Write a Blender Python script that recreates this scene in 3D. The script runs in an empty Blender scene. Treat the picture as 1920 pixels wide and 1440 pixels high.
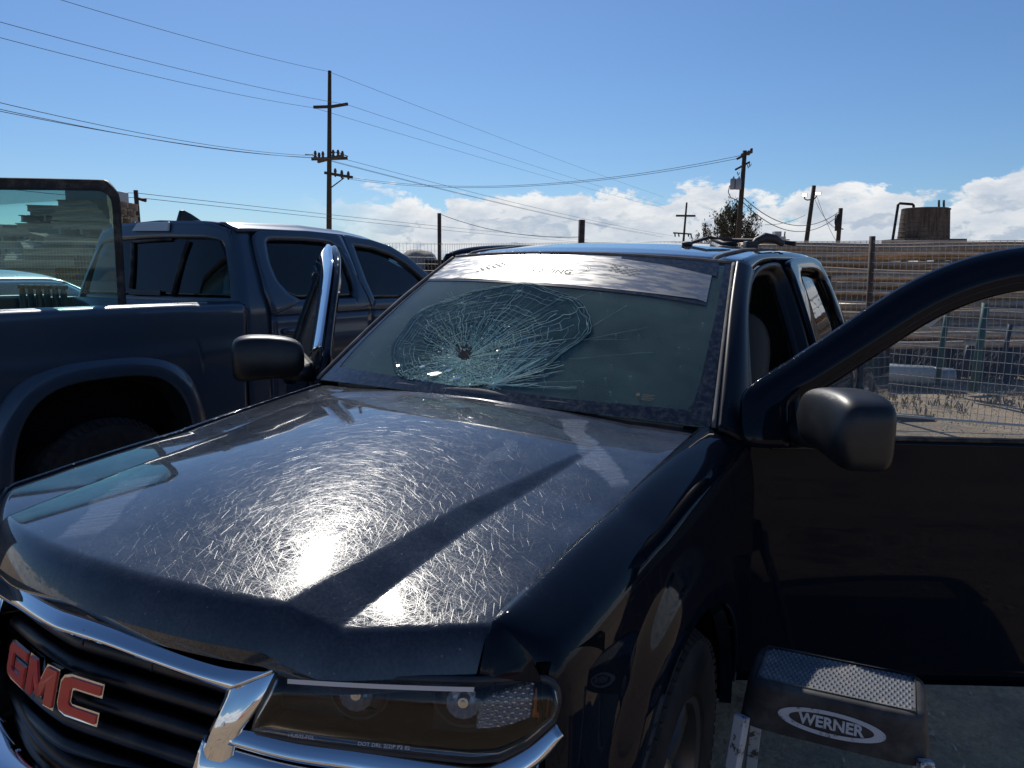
import bpy, bmesh, math, random
from mathutils import Vector, Matrix, noise
from math import sin, cos, pi, radians, sqrt, atan2, exp
random.seed(7)
S = bpy.context.scene
COL = S.collection

# ------------------------------------------------------------------ camera
# frame of the place: +Y runs from the front of the navy pickup to its tail, +X to its driver side, Z up, metres
CAM = Vector((1.313, -1.644, 1.539))
YAW, PITCH, ROLL, FPX = radians(29.568), radians(8.108), radians(0.46), 1494.3
fw = Vector((-sin(YAW)*cos(PITCH), cos(YAW)*cos(PITCH), -sin(PITCH)))
rt = Vector((cos(YAW), sin(YAW), 0)); up = rt.cross(fw)
r2 = rt*cos(ROLL) + up*sin(ROLL); u2 = -rt*sin(ROLL) + up*cos(ROLL)
cd = bpy.data.cameras.new('camera'); cam = bpy.data.objects.new('camera', cd); COL.objects.link(cam)
cam.matrix_world = Matrix(((r2.x, u2.x, -fw.x, CAM.x), (r2.y, u2.y, -fw.y, CAM.y), (r2.z, u2.z, -fw.z, CAM.z), (0, 0, 0, 1)))
cd.sensor_width = 36; cd.lens = FPX/1920*36; cd.clip_start = .05; cd.clip_end = 6000
S.camera = cam

# ------------------------------------------------------------------ sun, sky, exposure
SUN_EL, SUN_AZ = radians(42), radians(-43)          # azimuth from +Y towards +X
sd = Vector((sin(SUN_AZ)*cos(SUN_EL), cos(SUN_AZ)*cos(SUN_EL), sin(SUN_EL)))
sl = bpy.data.lights.new('sun', 'SUN'); sl.energy = 4.2; sl.angle = radians(.55); sl.color = (1, .95, .87)
so = bpy.data.objects.new('sun', sl); COL.objects.link(so)
so.rotation_euler = sd.to_track_quat('Z', 'Y').to_euler()
vs = S.view_settings; vs.view_transform = 'Standard'; vs.look = 'None'; vs.exposure = -0.12; vs.gamma = 1
vs.use_curve_mapping = False

W = bpy.data.worlds.new('World'); S.world = W; W.use_nodes = True
nt = W.node_tree; nt.nodes.clear()
class NT:
    """small node-tree writer"""
    def __init__(s, t): s.t = t; s.n = t.nodes; s.l = t.links
    def add(s, kind, props=None, **ins):
        n = s.n.new(kind)
        for k, v in (props or {}).items(): setattr(n, k, v)
        for k, v in ins.items():
            key = int(k[1:]) if k[0] == 'i' and k[1:].isdigit() else k.replace('_', ' ')
            s.put(n.inputs[key], v)
        return n
    def put(s, sock, v):
        if isinstance(v, bpy.types.NodeSocket): s.l.new(v, sock)
        elif isinstance(v, bpy.types.Node): s.l.new(v.outputs[0], sock)
        else: sock.default_value = v
    def m(s, op, a, b=0.0, c=0.0, clamp=False):
        n = s.n.new('ShaderNodeMath'); n.operation = op; n.use_clamp = clamp
        s.put(n.inputs[0], a); s.put(n.inputs[1], b); s.put(n.inputs[2], c); return n.outputs[0]
    def vm(s, op, a, b=(0, 0, 0)):
        n = s.n.new('ShaderNodeVectorMath'); n.operation = op; s.put(n.inputs[0], a)
        if op == 'SCALE': s.put(n.inputs[3], b)
        else: s.put(n.inputs[1], b)
        return n.outputs['Value'] if op in ('DOT_PRODUCT', 'LENGTH') else n.outputs[0]
    def ss(s, x, lo, hi, a=0.0, b=1.0):
        n = s.n.new('ShaderNodeMapRange'); n.interpolation_type = 'SMOOTHSTEP'
        s.put(n.inputs[0], x); s.put(n.inputs[1], lo); s.put(n.inputs[2], hi); s.put(n.inputs[3], a); s.put(n.inputs[4], b)
        return n.outputs[0]
    def mix(s, f, a, b, blend='MIX'):
        n = s.n.new('ShaderNodeMix'); n.data_type = 'RGBA'; n.blend_type = blend
        s.put(n.inputs[0], f); s.put(n.inputs[6], a if not isinstance(a, tuple) else (*a[:3], 1)); s.put(n.inputs[7], b if not isinstance(b, tuple) else (*b[:3], 1))
        return n.outputs[2]
    def noise(s, vec, scale, detail=4, rough=.55, dist=0.0):
        n = s.add('ShaderNodeTexNoise', None, Scale=scale, Detail=detail, Roughness=rough, Distortion=dist)
        if vec is not None: s.put(n.inputs['Vector'], vec)
        return n.outputs[0]
    def xyz(s, v):
        n = s.n.new('ShaderNodeSeparateXYZ'); s.put(n.inputs[0], v); return n.outputs
    def comb(s, x, y, z):
        n = s.n.new('ShaderNodeCombineXYZ'); s.put(n.inputs[0], x); s.put(n.inputs[1], y); s.put(n.inputs[2], z); return n.outputs[0]

w = NT(nt)
sky = w.add('ShaderNodeTexSky', dict(sky_type='NISHITA', sun_disc=False, sun_elevation=SUN_EL, sun_rotation=SUN_AZ, air_density=1.0, dust_density=.25, ozone_density=3.5, altitude=50))
tc = w.add('ShaderNodeTexCoord'); d = w.vm('NORMALIZE', tc.outputs['Generated'])
dx, dy, dz = w.xyz(d)
el = w.m('ARCSINE', dz)
# cumulus bank low over the horizon; the clear gap lies to the left of the photograph
az = w.m('ARCTAN2', dx, dy)
big = w.noise(w.comb(w.m('MULTIPLY', dx, 3.0), w.m('MULTIPLY', dy, 3.0), 3.3), 1.6, 2)
dgap = w.vm('DOT_PRODUCT', d, (sin(radians(-66)), cos(radians(-66)), 0.0))
gap = w.ss(dgap, .865, .935, 1, 0)
ctop = w.m('MULTIPLY_ADD', big, .022, .066)
def cloudfield(dzoff, sc=1.0):
    v = w.comb(dx, dy, w.m('MULTIPLY', w.m('ADD', dz, dzoff), 1.9))
    n1 = w.noise(v, 13.0*sc, 9, .60, .25)
    n2 = w.noise(v, 30.0, 4, .6, .2)
    return w.m('MULTIPLY_ADD', n2, .22, n1)
c0 = cloudfield(0.0); c1 = cloudfield(0.012)
def dens(c, e):
    over = w.m('DIVIDE', w.m('SUBTRACT', e, ctop), .022)            # rises above the cloud tops
    return w.m('SUBTRACT', w.m('MULTIPLY', w.m('SUBTRACT', c, .50), 7.0), over)
D0 = dens(c0, el); D1 = dens(c1, w.m('ADD', el, .012))
cov = w.m('MULTIPLY', w.ss(D0, -.10, .45), gap)
# light comes from above and behind the bank: thin tops glow, thick bodies are grey
lit = w.ss(w.m('SUBTRACT', D0, D1), -.1, .55)
body = w.ss(D0, .25, 1.7)
ccol = w.mix(body, (11.0, 11.0, 11.0), (6.0, 6.9, 8.2))
ccol = w.mix(w.m('MULTIPLY', lit, .55), ccol, (13.0, 12.8, 12.5))
shade = w.noise(w.comb(dx, dy, w.m('MULTIPLY', dz, 2.6)), 16.0, 6, .6)
ccol = w.mix(w.ss(shade, .35, .68, 0, .55), ccol, (5.6, 6.6, 8.2))
skycol = w.mix(1.0, sky.outputs[0], (.70, .90, 1.13), 'MULTIPLY')
fin = w.mix(w.m('MULTIPLY', cov, .93), skycol, ccol)
bg = w.add('ShaderNodeBackground', None, Color=fin, Strength=.085)
ow = w.add('ShaderNodeOutputWorld'); w.l.new(bg.outputs[0], ow.inputs[0])

# ------------------------------------------------------------------ materials
M = {}
def mat(name, color=(.5, .5, .5), rough=.5, metal=0.0, spec=.5, coat=0.0, extra=None):
    m = bpy.data.materials.new(name); m.use_nodes = True; n = NT(m.node_tree)
    b = m.node_tree.nodes['Principled BSDF']
    b.inputs['Base Color'].default_value = (*color, 1); b.inputs['Roughness'].default_value = rough
    b.inputs['Metallic'].default_value = metal; b.inputs['Specular IOR Level'].default_value = spec
    b.inputs['Coat Weight'].default_value = coat; b.inputs['Coat Roughness'].default_value = .03
    M[name] = m
    if extra: extra(n, b)
    return m
def objco(n, inst=False):
    return n.add('ShaderNodeTexCoord').outputs['Object']
def bump(n, h, strength, dist, base=None):
    bn = n.add('ShaderNodeBump', None, Height=h, Strength=strength, Distance=dist)
    if base is not None: n.put(bn.inputs['Normal'], base)
    return bn.outputs[0]
def rot(n, v, a, sc):
    mp = n.add('ShaderNodeMapping', dict(vector_type='POINT')); n.put(mp.inputs[0], v)
    mp.inputs['Rotation'].default_value = (0, 0, a); mp.inputs['Scale'].default_value = sc
    return mp.outputs[0]

SMEARS = ((.36, .36, .60, .06, .045, .55), (.52, .12, .66, .02, .035, .5), (-.30, -.52, -.10, -.80, .06, .42), (.33, .10, .39, -.20, .022, .28), (-.55, .20, -.35, .34, .03, .3))
def scratched_paint(color, dust, scratch, dustcol=(.32, .30, .28)):
    def ex(n, b):
        co = objco(n)
        # wash swirls: thousands of hair scratches in all directions, each a groove wall tilted by its own
        # amount; only those lying square to the light glint, which draws rings round the sun's reflection
        warp = n.noise(co, 2.0, 1)
        cx, cy_, cz_ = n.xyz(co)
        tx = ty_ = mask = None
        NL = 14
        for i in range(NL if scratch > .5 else 6):
            a = i*pi/(NL if scratch > .5 else 6) + .05*(i % 3)
            wx = n.m('MULTIPLY_ADD', n.m('SUBTRACT', warp, .5), .12*(1 if i % 2 else -1), cx)
            al = n.m('ADD', n.m('MULTIPLY', wx, cos(a)), n.m('MULTIPLY', cy_, sin(a)))
            pe = n.m('ADD', n.m('MULTIPLY', wx, -sin(a)), n.m('MULTIPLY', cy_, cos(a)))
            row = n.m('FLOOR', n.m('MULTIPLY', pe, 2100.0+97*i))
            wn = n.add('ShaderNodeTexWhiteNoise', dict(noise_dimensions='2D'), Vector=n.comb(row, 3.7*i, 0.0))
            cell = n.m('FLOOR', n.m('ADD', n.m('MULTIPLY', al, 22.0+5*(i % 4)), n.m('MULTIPLY', wn.outputs[0], 9.0)))
            w2 = n.add('ShaderNodeTexWhiteNoise', dict(noise_dimensions='3D'), Vector=n.comb(row, cell, 1.3*i))
            r1, r2, r3 = n.xyz(w2.outputs['Color'])
            mk = n.m('GREATER_THAN', r1, 1-.040*scratch)
            tl = n.m('MULTIPLY', mk, n.m('MULTIPLY', n.m('SUBTRACT', r2, .5), n.m('MULTIPLY_ADD', n.m('MULTIPLY', r3, r3), .42, .09)))
            px_, py_ = n.m('MULTIPLY', tl, -sin(a)), n.m('MULTIPLY', tl, cos(a))
            tx = px_ if tx is None else n.m('ADD', tx, px_); ty_ = py_ if ty_ is None else n.m('ADD', ty_, py_)
            mask = mk if mask is None else n.m('MAXIMUM', mask, mk)
        geo = n.add('ShaderNodeNewGeometry')
        nrm = n.vm('NORMALIZE', n.vm('ADD', geo.outputs['Normal'], n.comb(tx, ty_, 0.0)))
        n.put(b.inputs['Normal'], nrm)
        long = None
        for i, a in enumerate((.5, 1.9, 2.7)):
            v = rot(n, n.vm('ADD', co, n.comb(n.m('MULTIPLY', warp, .5), .2*i, 0)), a, (1.6, 90, 2))
            k = n.ss(n.noise(v, 1.0, 1, .5), .775, .80)
            long = k if long is None else n.m('ADD', long, k)
        dn = n.noise(co, 7.0, 6, .62); dn2 = n.noise(co, 160.0, 3, .7)
        spots = n.add('ShaderNodeTexVoronoi', dict(feature='F1'), Vector=co, Scale=55.0).outputs[0]
        sp = n.m('MULTIPLY', n.ss(spots, .07, .12, 1, 0), n.ss(n.noise(co, 9.0, 2), .52, .6))
        f = n.m('MULTIPLY', n.m('MULTIPLY', n.ss(dn, .3, .75, .35, 1.0), n.ss(dn2, .3, .7, .5, 1.0)), dust)
        f = n.m('ADD', f, n.m('MULTIPLY', sp, dust*1.6)); f = n.m('ADD', f, n.m('MULTIPLY', long, dust*1.7), clamp=True)
        if scratch > .8:
            wob = n.m('MULTIPLY', n.m('SUBTRACT', n.noise(co, 9.0, 4), .5), .10)
            for (x0, y0, x1, y1, wd_, am) in SMEARS:
                L_ = sqrt((x1-x0)**2+(y1-y0)**2); ux, uy = (x1-x0)/L_, (y1-y0)/L_
                qx, qy = n.m('SUBTRACT', cx, x0), n.m('SUBTRACT', cy_, y0)
                t_ = n.m('ADD', n.m('MULTIPLY', qx, ux), n.m('MULTIPLY', qy, uy)); e_ = n.m('ADD', n.m('MULTIPLY', qx, -uy), n.m('MULTIPLY', qy, ux))
                e_ = n.m('ABSOLUTE', n.m('ADD', e_, wob)); inl = n.m('MULTIPLY', n.ss(t_, -.02, .02), n.ss(t_, L_-.04, L_+.02, 1, 0))
                st2 = n.ss(n.noise(n.comb(n.m('MULTIPLY', t_, 260.0), n.m('MULTIPLY', e_, 9.0), 0.0), 1.0, 2), .32, .62, .35, 1)
                k_ = n.m('MULTIPLY', n.m('MULTIPLY', inl, n.ss(e_, wd_*.6, wd_, 1, 0)), n.m('MULTIPLY', st2, am))
                f = n.m('MAXIMUM', f, k_)
        n.put(b.inputs['Base Color'], n.mix(f, color, dustcol))
        n.put(b.inputs['Roughness'], n.m('ADD', n.m('MULTIPLY', mask, .20), n.m('MULTIPLY_ADD', f, .2, .035))); b.inputs['Coat Roughness'].default_value = .03
    return ex
NAVY = (.0034, .0062, .0130)
mat('hood_paint', NAVY, .12, 0, .15, .85, scratched_paint(NAVY, .22, 1.0, (.25, .28, .33)))
mat('pillar_paint', NAVY, .38, 0, .22, 0)
mat('navy_paint', NAVY, .10, 0, .13, .06, scratched_paint(NAVY, .006, .15))
mat('roof_paint', NAVY, .2, 0, .5, .8, scratched_paint(NAVY, .09, .6))
GREY = (.036, .062, .098)
def greypaint(n, b):
    co = objco(n)
    f = n.ss(n.noise(co, 4, 6, .6), .35, .8, 0, .035)
    n.put(b.inputs['Base Color'], n.mix(f, GREY, (.3, .28, .26)))
mat('slate_paint', GREY, .3, .15, .4, .6, greypaint)
mat('silver_paint', (.42, .45, .47), .3, .3, .5, 1.0)
mat('red_paint', (.4, .015, .012), .3, 0, .5, 1.0)
def texplastic(col, bs=400, st=.3, dust=.05):
    def ex(n, b):
        co = objco(n); n.put(b.inputs['Normal'], bump(n, n.noise(co, bs, 2), st, .0006))
        n.put(b.inputs['Base Color'], n.mix(n.ss(n.noise(co, 14, 5, .6), .4, .8, 0, dust), col, (.3, .27, .24)))
    return ex
mat('black_plastic', (.008, .009, .012), .42, 0, .5, 0, texplastic((.008, .009, .012)))
mat('grey_plastic', (.03, .032, .036), .5, 0, .4, 0, texplastic((.03, .032, .036), 300, .3, .1))
mat('weatherstrip', (.008, .008, .009), .6, 0, .4, 0, texplastic((.009, .009, .01), 200, .3, .35))
mat('dusty_rubber', (.11, .10, .095), .85, 0, .3, 0, texplastic((.15, .14, .135), 120, .6, .9))
mat('interior_fabric', (.10, .10, .095), .85, 0, .3)
mat('interior_tan', (.07, .07, .07), .7, 0, .3)
mat('dash_plastic', (.16, .18, .17), .55, 0, .4, 0, texplastic((.17, .20, .18), 250, .3, .3))
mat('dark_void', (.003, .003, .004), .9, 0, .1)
mat('slat_plastic', (.006, .007, .01), .38, 0, .5, 0, texplastic((.006, .007, .01), 100, .1, .1))
def chromef(n, b):
    co = objco(n); f = n.ss(n.noise(co, 20, 6, .65), .5, .8, 0, .10)
    n.put(b.inputs['Roughness'], n.m('ADD', f, .035)); n.put(b.inputs['Base Color'], n.mix(f, (.72, .73, .75), (.3, .25, .2)))
mat('chrome', (.72, .73, .75), .04, 1.0, .5, 0, chromef)
mat('lamp_white', (.55, .57, .62), .3)
mat('lamp_silver', (.85, .85, .86), .18, .8)
mat('wheel_alloy', (.22, .2, .18), .38, .9)
def tyre_f(n, b):
    co = objco(n); n.put(b.inputs['Base Color'], n.mix(n.ss(n.noise(co, 12, 5, .6), .3, .75, 0, .5), (.018, .018, .02), (.07, .06, .052)))
mat('tyre_rubber', (.02, .02, .02), .85, 0, .3, 0, tyre_f)
mat('badge_red', (.55, .02, .02), .35, 0, .5, .5)
mat('amber_plastic', (.45, .10, .02), .25, 0, .5, .4)
def scuff_f(n, b):
    co = objco(n); n.put(b.inputs['Base Color'], n.mix(n.ss(n.noise(co, 55, 6, .7), .56, .66), (.52, .53, .56), (.12, .12, .13)))
mat('print_white', (.6, .6, .62), .6, 0, .4, 0, scuff_f)
mat('print_faint', (.22, .22, .22), .7)
mat('print_dark', (.06, .05, .045), .6)

def glass(name, tint, refl=1.0, dust=0.0, dustcol=(.35, .45, .42), rough=.0, nz=0.0, specks=False):
    m = bpy.data.materials.new(name); m.use_nodes = True; t = NT(m.node_tree); t.n.clear()
    co = objco(t)
    tr = t.add('ShaderNodeBsdfTransparent', None, Color=(*tint, 1))
    gl = t.add('ShaderNodeBsdfGlossy', None, Color=(1, 1, 1, 1), Roughness=rough)
    fr = t.add('ShaderNodeFresnel', None, IOR=1.5)
    if nz:
        nb = bump(t, t.noise(co, 3.0, 3), nz, .05); t.put(gl.inputs['Normal'], nb); 
    ms = t.add('ShaderNodeMixShader'); t.put(ms.inputs[0], t.m('MULTIPLY', fr, refl)); t.l.new(tr.outputs[0], ms.inputs[1]); t.l.new(gl.outputs[0], ms.inputs[2])
    out = ms
    if dust:
        df = t.add('ShaderNodeBsdfDiffuse', None, Color=(*dustcol, 1)); tl = t.add('ShaderNodeBsdfTranslucent', None, Color=(*dustcol, 1))
        dd = t.add('ShaderNodeMixShader'); dd.inputs[0].default_value = .45; t.l.new(df.outputs[0], dd.inputs[1]); t.l.new(tl.outputs[0], dd.inputs[2])
        f = t.m('MULTIPLY', t.m('MULTIPLY', t.ss(t.noise(co, 5, 6, .62), .3, .75, .35, 1), t.ss(t.noise(rot(t, co, .5, (4, 60, 4)), 1.0, 4), .35, .65, .75, 1)), dust)
        if specks:
            vv = t.add('ShaderNodeTexVoronoi', dict(feature='F1'), Vector=t.vm('ADD', co, t.comb(t.m('MULTIPLY', t.noise(co, 60, 2), .02), 0, 0)), Scale=30.0)
            rnd = t.xyz(vv.outputs['Color'])[0]
            sp = t.m('MULTIPLY', t.ss(vv.outputs[0], t.m('MULTIPLY', rnd, .14), t.m('MULTIPLY_ADD', rnd, .14, .06), 1, 0), t.ss(rnd, .3, .5))
            vs_ = t.add('ShaderNodeTexVoronoi', dict(feature='F1'), Vector=co, Scale=120.0)
            sp2 = t.ss(vs_.outputs[0], .06, .14, .35, 0)
            f = t.m('ADD', f, t.m('MULTIPLY', sp, .40)); f = t.m('ADD', f, t.m('MULTIPLY', sp2, .6))
        m2 = t.add('ShaderNodeMixShader'); t.put(m2.inputs[0], t.m('MINIMUM', f, 1.0)); t.l.new(out.outputs[0], m2.inputs[1]); t.l.new(dd.outputs[0], m2.inputs[2]); out = m2
    o = t.add('ShaderNodeOutputMaterial'); t.l.new(out.outputs[0], o.inputs[0])
    M[name] = m; return m
glass('windshield_glass', (.66, .80, .76), 1.0, .40, (.26, .36, .33), 0, .02, True)
glass('cracked_glass', (.66, .80, .74), 1.0, .18, (.22, .40, .37), .02, .05)
mat('crack_glass', (.55, .74, .67), .18, 0, 1.0)
glass('shard_glass', (.8, .9, .86), 4.0, .22, (.6, .7, .66), .05)
glass('door_glass', (.86, .89, .91), .5, .012, (.55, .52, .46), 0, .0)
glass('dirty_glass', (.6, .6, .6), 1.0, .28, (.32, .30, .27), 0, .0)
glass('privacy_glass', (.28, .33, .35), 1.0, .012, (.3, .3, .3), 0, .01)
glass('tinted_glass', (.60, .70, .68), 1.0, .012, (.4, .42, .42), 0, .01)
glass('panel_glass', (.66, .86, .83), .55, .03, (.45, .55, .52), 0, .0)
glass('smoked_lens', (.9, .9, .9), .45, .03, (.2, .18, .16), .03)
glass('clear_lens', (.85, .85, .85), 1.0, .02, (.5, .5, .5), .02)

def banner_f(n, b):
    co = objco(n)
    k = n.noise(rot(n, co, 0, (8, 60, 60)), 1.0, 5, .6)
    f = n.ss(k, .42, .62)
    n.put(b.inputs['Base Color'], n.mix(f, (.37, .368, .365), (.29, .285, .275)))
    n.put(b.inputs['Roughness'], n.m('MULTIPLY_ADD', f, .16, .22))
mat('silver_film', (.4, .4, .42), .3, .75, .5, 0, banner_f)
def bandf(n, b):
    co = objco(n); f = n.ss(n.noise(co, 60, 5, .6), .35, .8, 0, .45)
    n.put(b.inputs['Base Color'], n.mix(f, (.004, .004, .006), (.14, .13, .12)))
mat('black_frit', (.01, .01, .012), .15, 0, .5, .6, bandf)

def ground_f(n, b):
    co = n.add('ShaderNodeTexCoord').outputs['Object']
    a = n.noise(co, .35, 6, .6); c = n.noise(co, 3.5, 7, .65); g = n.noise(co, 38, 5, .7)
    base = n.mix(n.ss(a, .35, .68), (.60, .43, .27), (.46, .34, .215))
    base = n.mix(n.ss(c, .42, .7, 0, .7), base, (.36, .30, .23))
    dk = n.noise(n.vm('ADD', co, (9, 4, 0)), 1.3, 7, .7)
    base = n.mix(n.ss(dk, .54, .68, 0, .7), base, (.095, .08, .066))
    st = n.add('ShaderNodeTexVoronoi', dict(feature='F1'), Vector=co, Scale=22.0)
    base = n.mix(n.m('MULTIPLY', n.ss(st.outputs[0], .12, .22, 1, 0), n.ss(g, .5, .6)), base, (.42, .39, .34))
    base = n.mix(n.ss(g, .3, .75, .0, .45), base, (.12, .10, .08))
    n.put(b.inputs['Base Color'], base)
    h = n.m('ADD', n.m('MULTIPLY', c, .6), n.m('MULTIPLY', g, .5))
    n.put(b.inputs['Normal'], bump(n, h, .9, .05))
mat('dirt', (.3, .24, .18), .95, 0, .2, 0, ground_f)
def wood_f(c1, c2, sc=(2, 30, 30)):
    def ex(n, b):
        co = objco(n); k = n.noise(rot(n, co, 0, sc), 1.0, 5, .6)
        rnd = n.add('ShaderNodeObjectInfo').outputs['Random']
        base = n.mix(n.ss(k, .3, .7), c1, c2)
        n.put(b.inputs['Base Color'], n.mix(n.m('MULTIPLY', rnd, .5), base, tuple(x*.55 for x in c1)))
        n.put(b.inputs['Normal'], bump(n, k, .4, .01))
    return ex
mat('weathered_wood', (.2, .17, .14), .9, 0, .2, 0, wood_f((.15, .125, .10), (.09, .075, .062), (3, 3, 40)))
mat('pole_wood', (.1, .08, .06), .9, 0, .2, 0, wood_f((.085, .065, .048), (.05, .04, .032), (40, 40, 2)))
mat('pallet_wood', (.2, .17, .14), .9, 0, .2, 0, wood_f((.44, .38, .32), (.26, .225, .19), (3, 30, 30)))
def pipe_f(n, b):
    co = objco(n); k = n.noise(rot(n, co, 0, (1.2, 14, 14)), 1.0, 5, .6)
    rnd = n.add('ShaderNodeObjectInfo').outputs['Random']
    base = n.mix(n.ss(k, .35, .7), (.74, .53, .34), (.46, .33, .21))
    n.put(b.inputs['Base Color'], n.mix(n.m('MULTIPLY', rnd, .6), base, (.12, .10, .085)))
mat('pipe_metal', (.3, .26, .2), .55, .35, .5, 0, pipe_f)
mat('white_pipe', (.5, .5, .47), .45, 0, .5)
mat('white_paint', (.72, .72, .70), .5)
mat('fence_wire', (.42, .40, .38), .5, .2)
mat('wire_dark', (.10, .10, .11), .6)
mat('rust_steel', (.09, .06, .045), .8, .2, .4, 0, texplastic((.075, .052, .042), 60, .3, .3))
mat('green_steel', (.03, .085, .065), .6, .2)
mat('dark_steel', (.025, .025, .028), .6, .4)
mat('galv_grey', (.28, .30, .32), .5, .3)
mat('tarp', (.22, .20, .18), .8)
mat('black_hose', (.012, .012, .013), .5)
def tank_f(n, b):
    co = objco(n); k = n.noise(rot(n, co, 0, (9, 9, .8)), 1.0, 6, .65); r = n.noise(co, 2.0, 5, .6)
    base = n.mix(n.ss(k, .38, .66), (.13, .105, .085), (.055, .043, .036))
    n.put(b.inputs['Base Color'], n.mix(n.ss(r, .5, .75, 0, .6), base, (.22, .19, .16)))
mat('tank_wood', (.1, .08, .07), .9, 0, .2, 0, tank_f)
def leaf_f(n, b):
    rnd = n.noise(objco(n), 3.0, 3)
    n.put(b.inputs['Base Color'], n.mix(n.ss(rnd, .35, .65), (.055, .05, .03), (.10, .095, .065)))
mat('dry_leaf', (.09, .09, .06), .8, 0, .2, 0, leaf_f)
mat('dry_weed', (.26, .22, .15), .9, 0, .2)
mat('dead_weed', (.085, .078, .075), .9, 0, .2)
mat('concrete', (.4, .39, .37), .85)
mat('grey_roof', (.13, .12, .13), .8)
mat('stool_black', (.02, .021, .024), .6, 0, .4, 0, texplastic((.02, .021, .024), 250, .4, .25))
mat('tread_plastic', (.035, .037, .042), .42, 0, .6, 0, texplastic((.12, .13, .15), 60, .4, .8))
def rail_f(n, b):
    co = objco(n); f = n.ss(n.noise(co, 30, 6, .7), .55, .62)
    n.put(b.inputs['Base Color'], n.mix(f, (.55, .56, .58), (.09, .09, .09)))
mat('scuffed_aluminium', (.6, .6, .6), .5, .1, .5, 0, rail_f)
lm = mat('flood_lit', (.9, .9, .9), .4); lb = lm.node_tree.nodes['Principled BSDF']
lb.inputs['Emission Color'].default_value = (1, .98, .92, 1); lb.inputs['Emission Strength'].default_value = 2.2

# ------------------------------------------------------------------ mesh helpers
def tag(o, label=None, cat=None, group=None, kind=None):
    if label: o['label'] = label
    if cat: o['category'] = cat
    if group: o['group'] = group
    if kind: o['kind'] = kind
    return o
def thing(name, label, cat, loc=(0, 0, 0), rz=0, group=None):
    o = bpy.data.objects.new(name, None); o.empty_display_size = .1; COL.objects.link(o)
    o.location = loc; o.rotation_euler = (0, 0, rz)
    return tag(o, label, cat, group)
def obj(name, verts, faces, material, parent=None, smooth=True, bevel=0, solid=0, sub=0, angle=None, label=None):
    me = bpy.data.meshes.new(name); me.from_pydata([tuple(v) for v in verts], [], faces); me.validate(); me.update()
    for mm in (material if isinstance(material, (list, tuple)) else [material]): me.materials.append(M[mm])
    if smooth: me.shade_smooth()
    if angle is not None: me.set_sharp_from_angle(angle=radians(angle))
    o = bpy.data.objects.new(name, me); COL.objects.link(o)
    if parent is not None: o.parent = parent
    if solid:
        s = o.modifiers.new('solid', 'SOLIDIFY'); s.thickness = solid; s.offset = -1
    if bevel:
        bv = o.modifiers.new('bevel', 'BEVEL'); bv.width = bevel; bv.segments = 2; bv.limit_method = 'ANGLE'
    if sub:
        sb = o.modifiers.new('sub', 'SUBSURF'); sb.levels = sub; sb.render_levels = sub
    if label: o['label'] = label
    return o
class MB:
    def __init__(s): s.v = []; s.f = []
    def add(s, v, f):
        k = len(s.v); s.v += [Vector(q) for q in v]; s.f += [[i+k for i in q] for q in f]; return s
    def box(s, c, size, rz=0, m=None):
        hx, hy, hz = [q/2 for q in size]; R = Matrix.Rotation(rz, 3, 'Z') if m is None else m
        c = Vector(c)
        v = [c + R @ Vector((a*hx, b*hy, e*hz)) for a in (-1, 1) for b in (-1, 1) for e in (-1, 1)]
        return s.add(v, [(0, 1, 3, 2), (4, 6, 7, 5), (0, 4, 5, 1), (2, 3, 7, 6), (0, 2, 6, 4), (1, 5, 7, 3)])
    def beam(s, a, b, wd, hh):
        a, b = Vector(a), Vector(b); z = (b-a); L = z.length; q = z.to_track_quat('X', 'Z').to_matrix()
        return s.box((a+b)/2, (L, wd, hh), m=q)
    def tube(s, pts, r, seg=8, cap=True):
        pts = [Vector(p) for p in pts]; n = len(pts); rr = r if isinstance(r, (list, tuple)) else [r]*n
        vs_, fs = [], []; prev = None
        for i, p in enumerate(pts):
            t = (pts[min(i+1, n-1)] - pts[max(i-1, 0)]).normalized()
            if prev is None: prev = t.orthogonal().normalized()
            a = (prev - t*prev.dot(t)).normalized(); b = t.cross(a); prev = a
            for k in range(seg):
                an = 2*pi*k/seg; vs_.append(p + (a*cos(an) + b*sin(an))*rr[i])
        for i in range(n-1):
            for k in range(seg):
                fs.append((i*seg+k, i*seg+(k+1) % seg, (i+1)*seg+(k+1) % seg, (i+1)*seg+k))
        if cap: fs.append(tuple(range(seg))[::-1]); fs.append(tuple((n-1)*seg+k for k in range(seg)))
        return s.add(vs_, fs)
    def lathe(s, prof, org, axis, seg=32):
        ax = Vector(axis).normalized(); a = ax.orthogonal().normalized(); b = ax.cross(a); org = Vector(org); n = len(prof); v = []; f = []
        for (r, h) in prof:
            for k in range(seg):
                an = 2*pi*k/seg; v.append(org + ax*h + (a*cos(an) + b*sin(an))*r)
        for i in range(n-1):
            for k in range(seg): f.append((i*seg+k, i*seg+(k+1) % seg, (i+1)*seg+(k+1) % seg, (i+1)*seg+k))
        return s.add(v, f)
    def grid(s, fn, nu, nv, wrap=False):
        v = [fn(i/(nu-1), j/(nv-1)) for i in range(nu) for j in range(nv)]
        f = [(i*nv+j, (i+1)*nv+j, (i+1)*nv+j+1, i*nv+j+1) for i in range(nu-1) for j in range(nv-1)]
        return s.add(v, f)
    def prism(s, poly, fn, h):
        """poly of 2D points carried by fn(a,b,depth) to 3D"""
        n = len(poly); v = [fn(a, b, 0) for a, b in poly] + [fn(a, b, h) for a, b in poly]
        f = [tuple(range(n)), tuple(range(2*n-1, n-1, -1))] + [(i, i+n, (i+1) % n+n, (i+1) % n) for i in range(n)]
        return s.add(v, f)
    def done(s, name, material, parent=None, **k): return obj(name, s.v, s.f, material, parent, **k)
def lerp(a, b, t): return a + (b-a)*t
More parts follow.
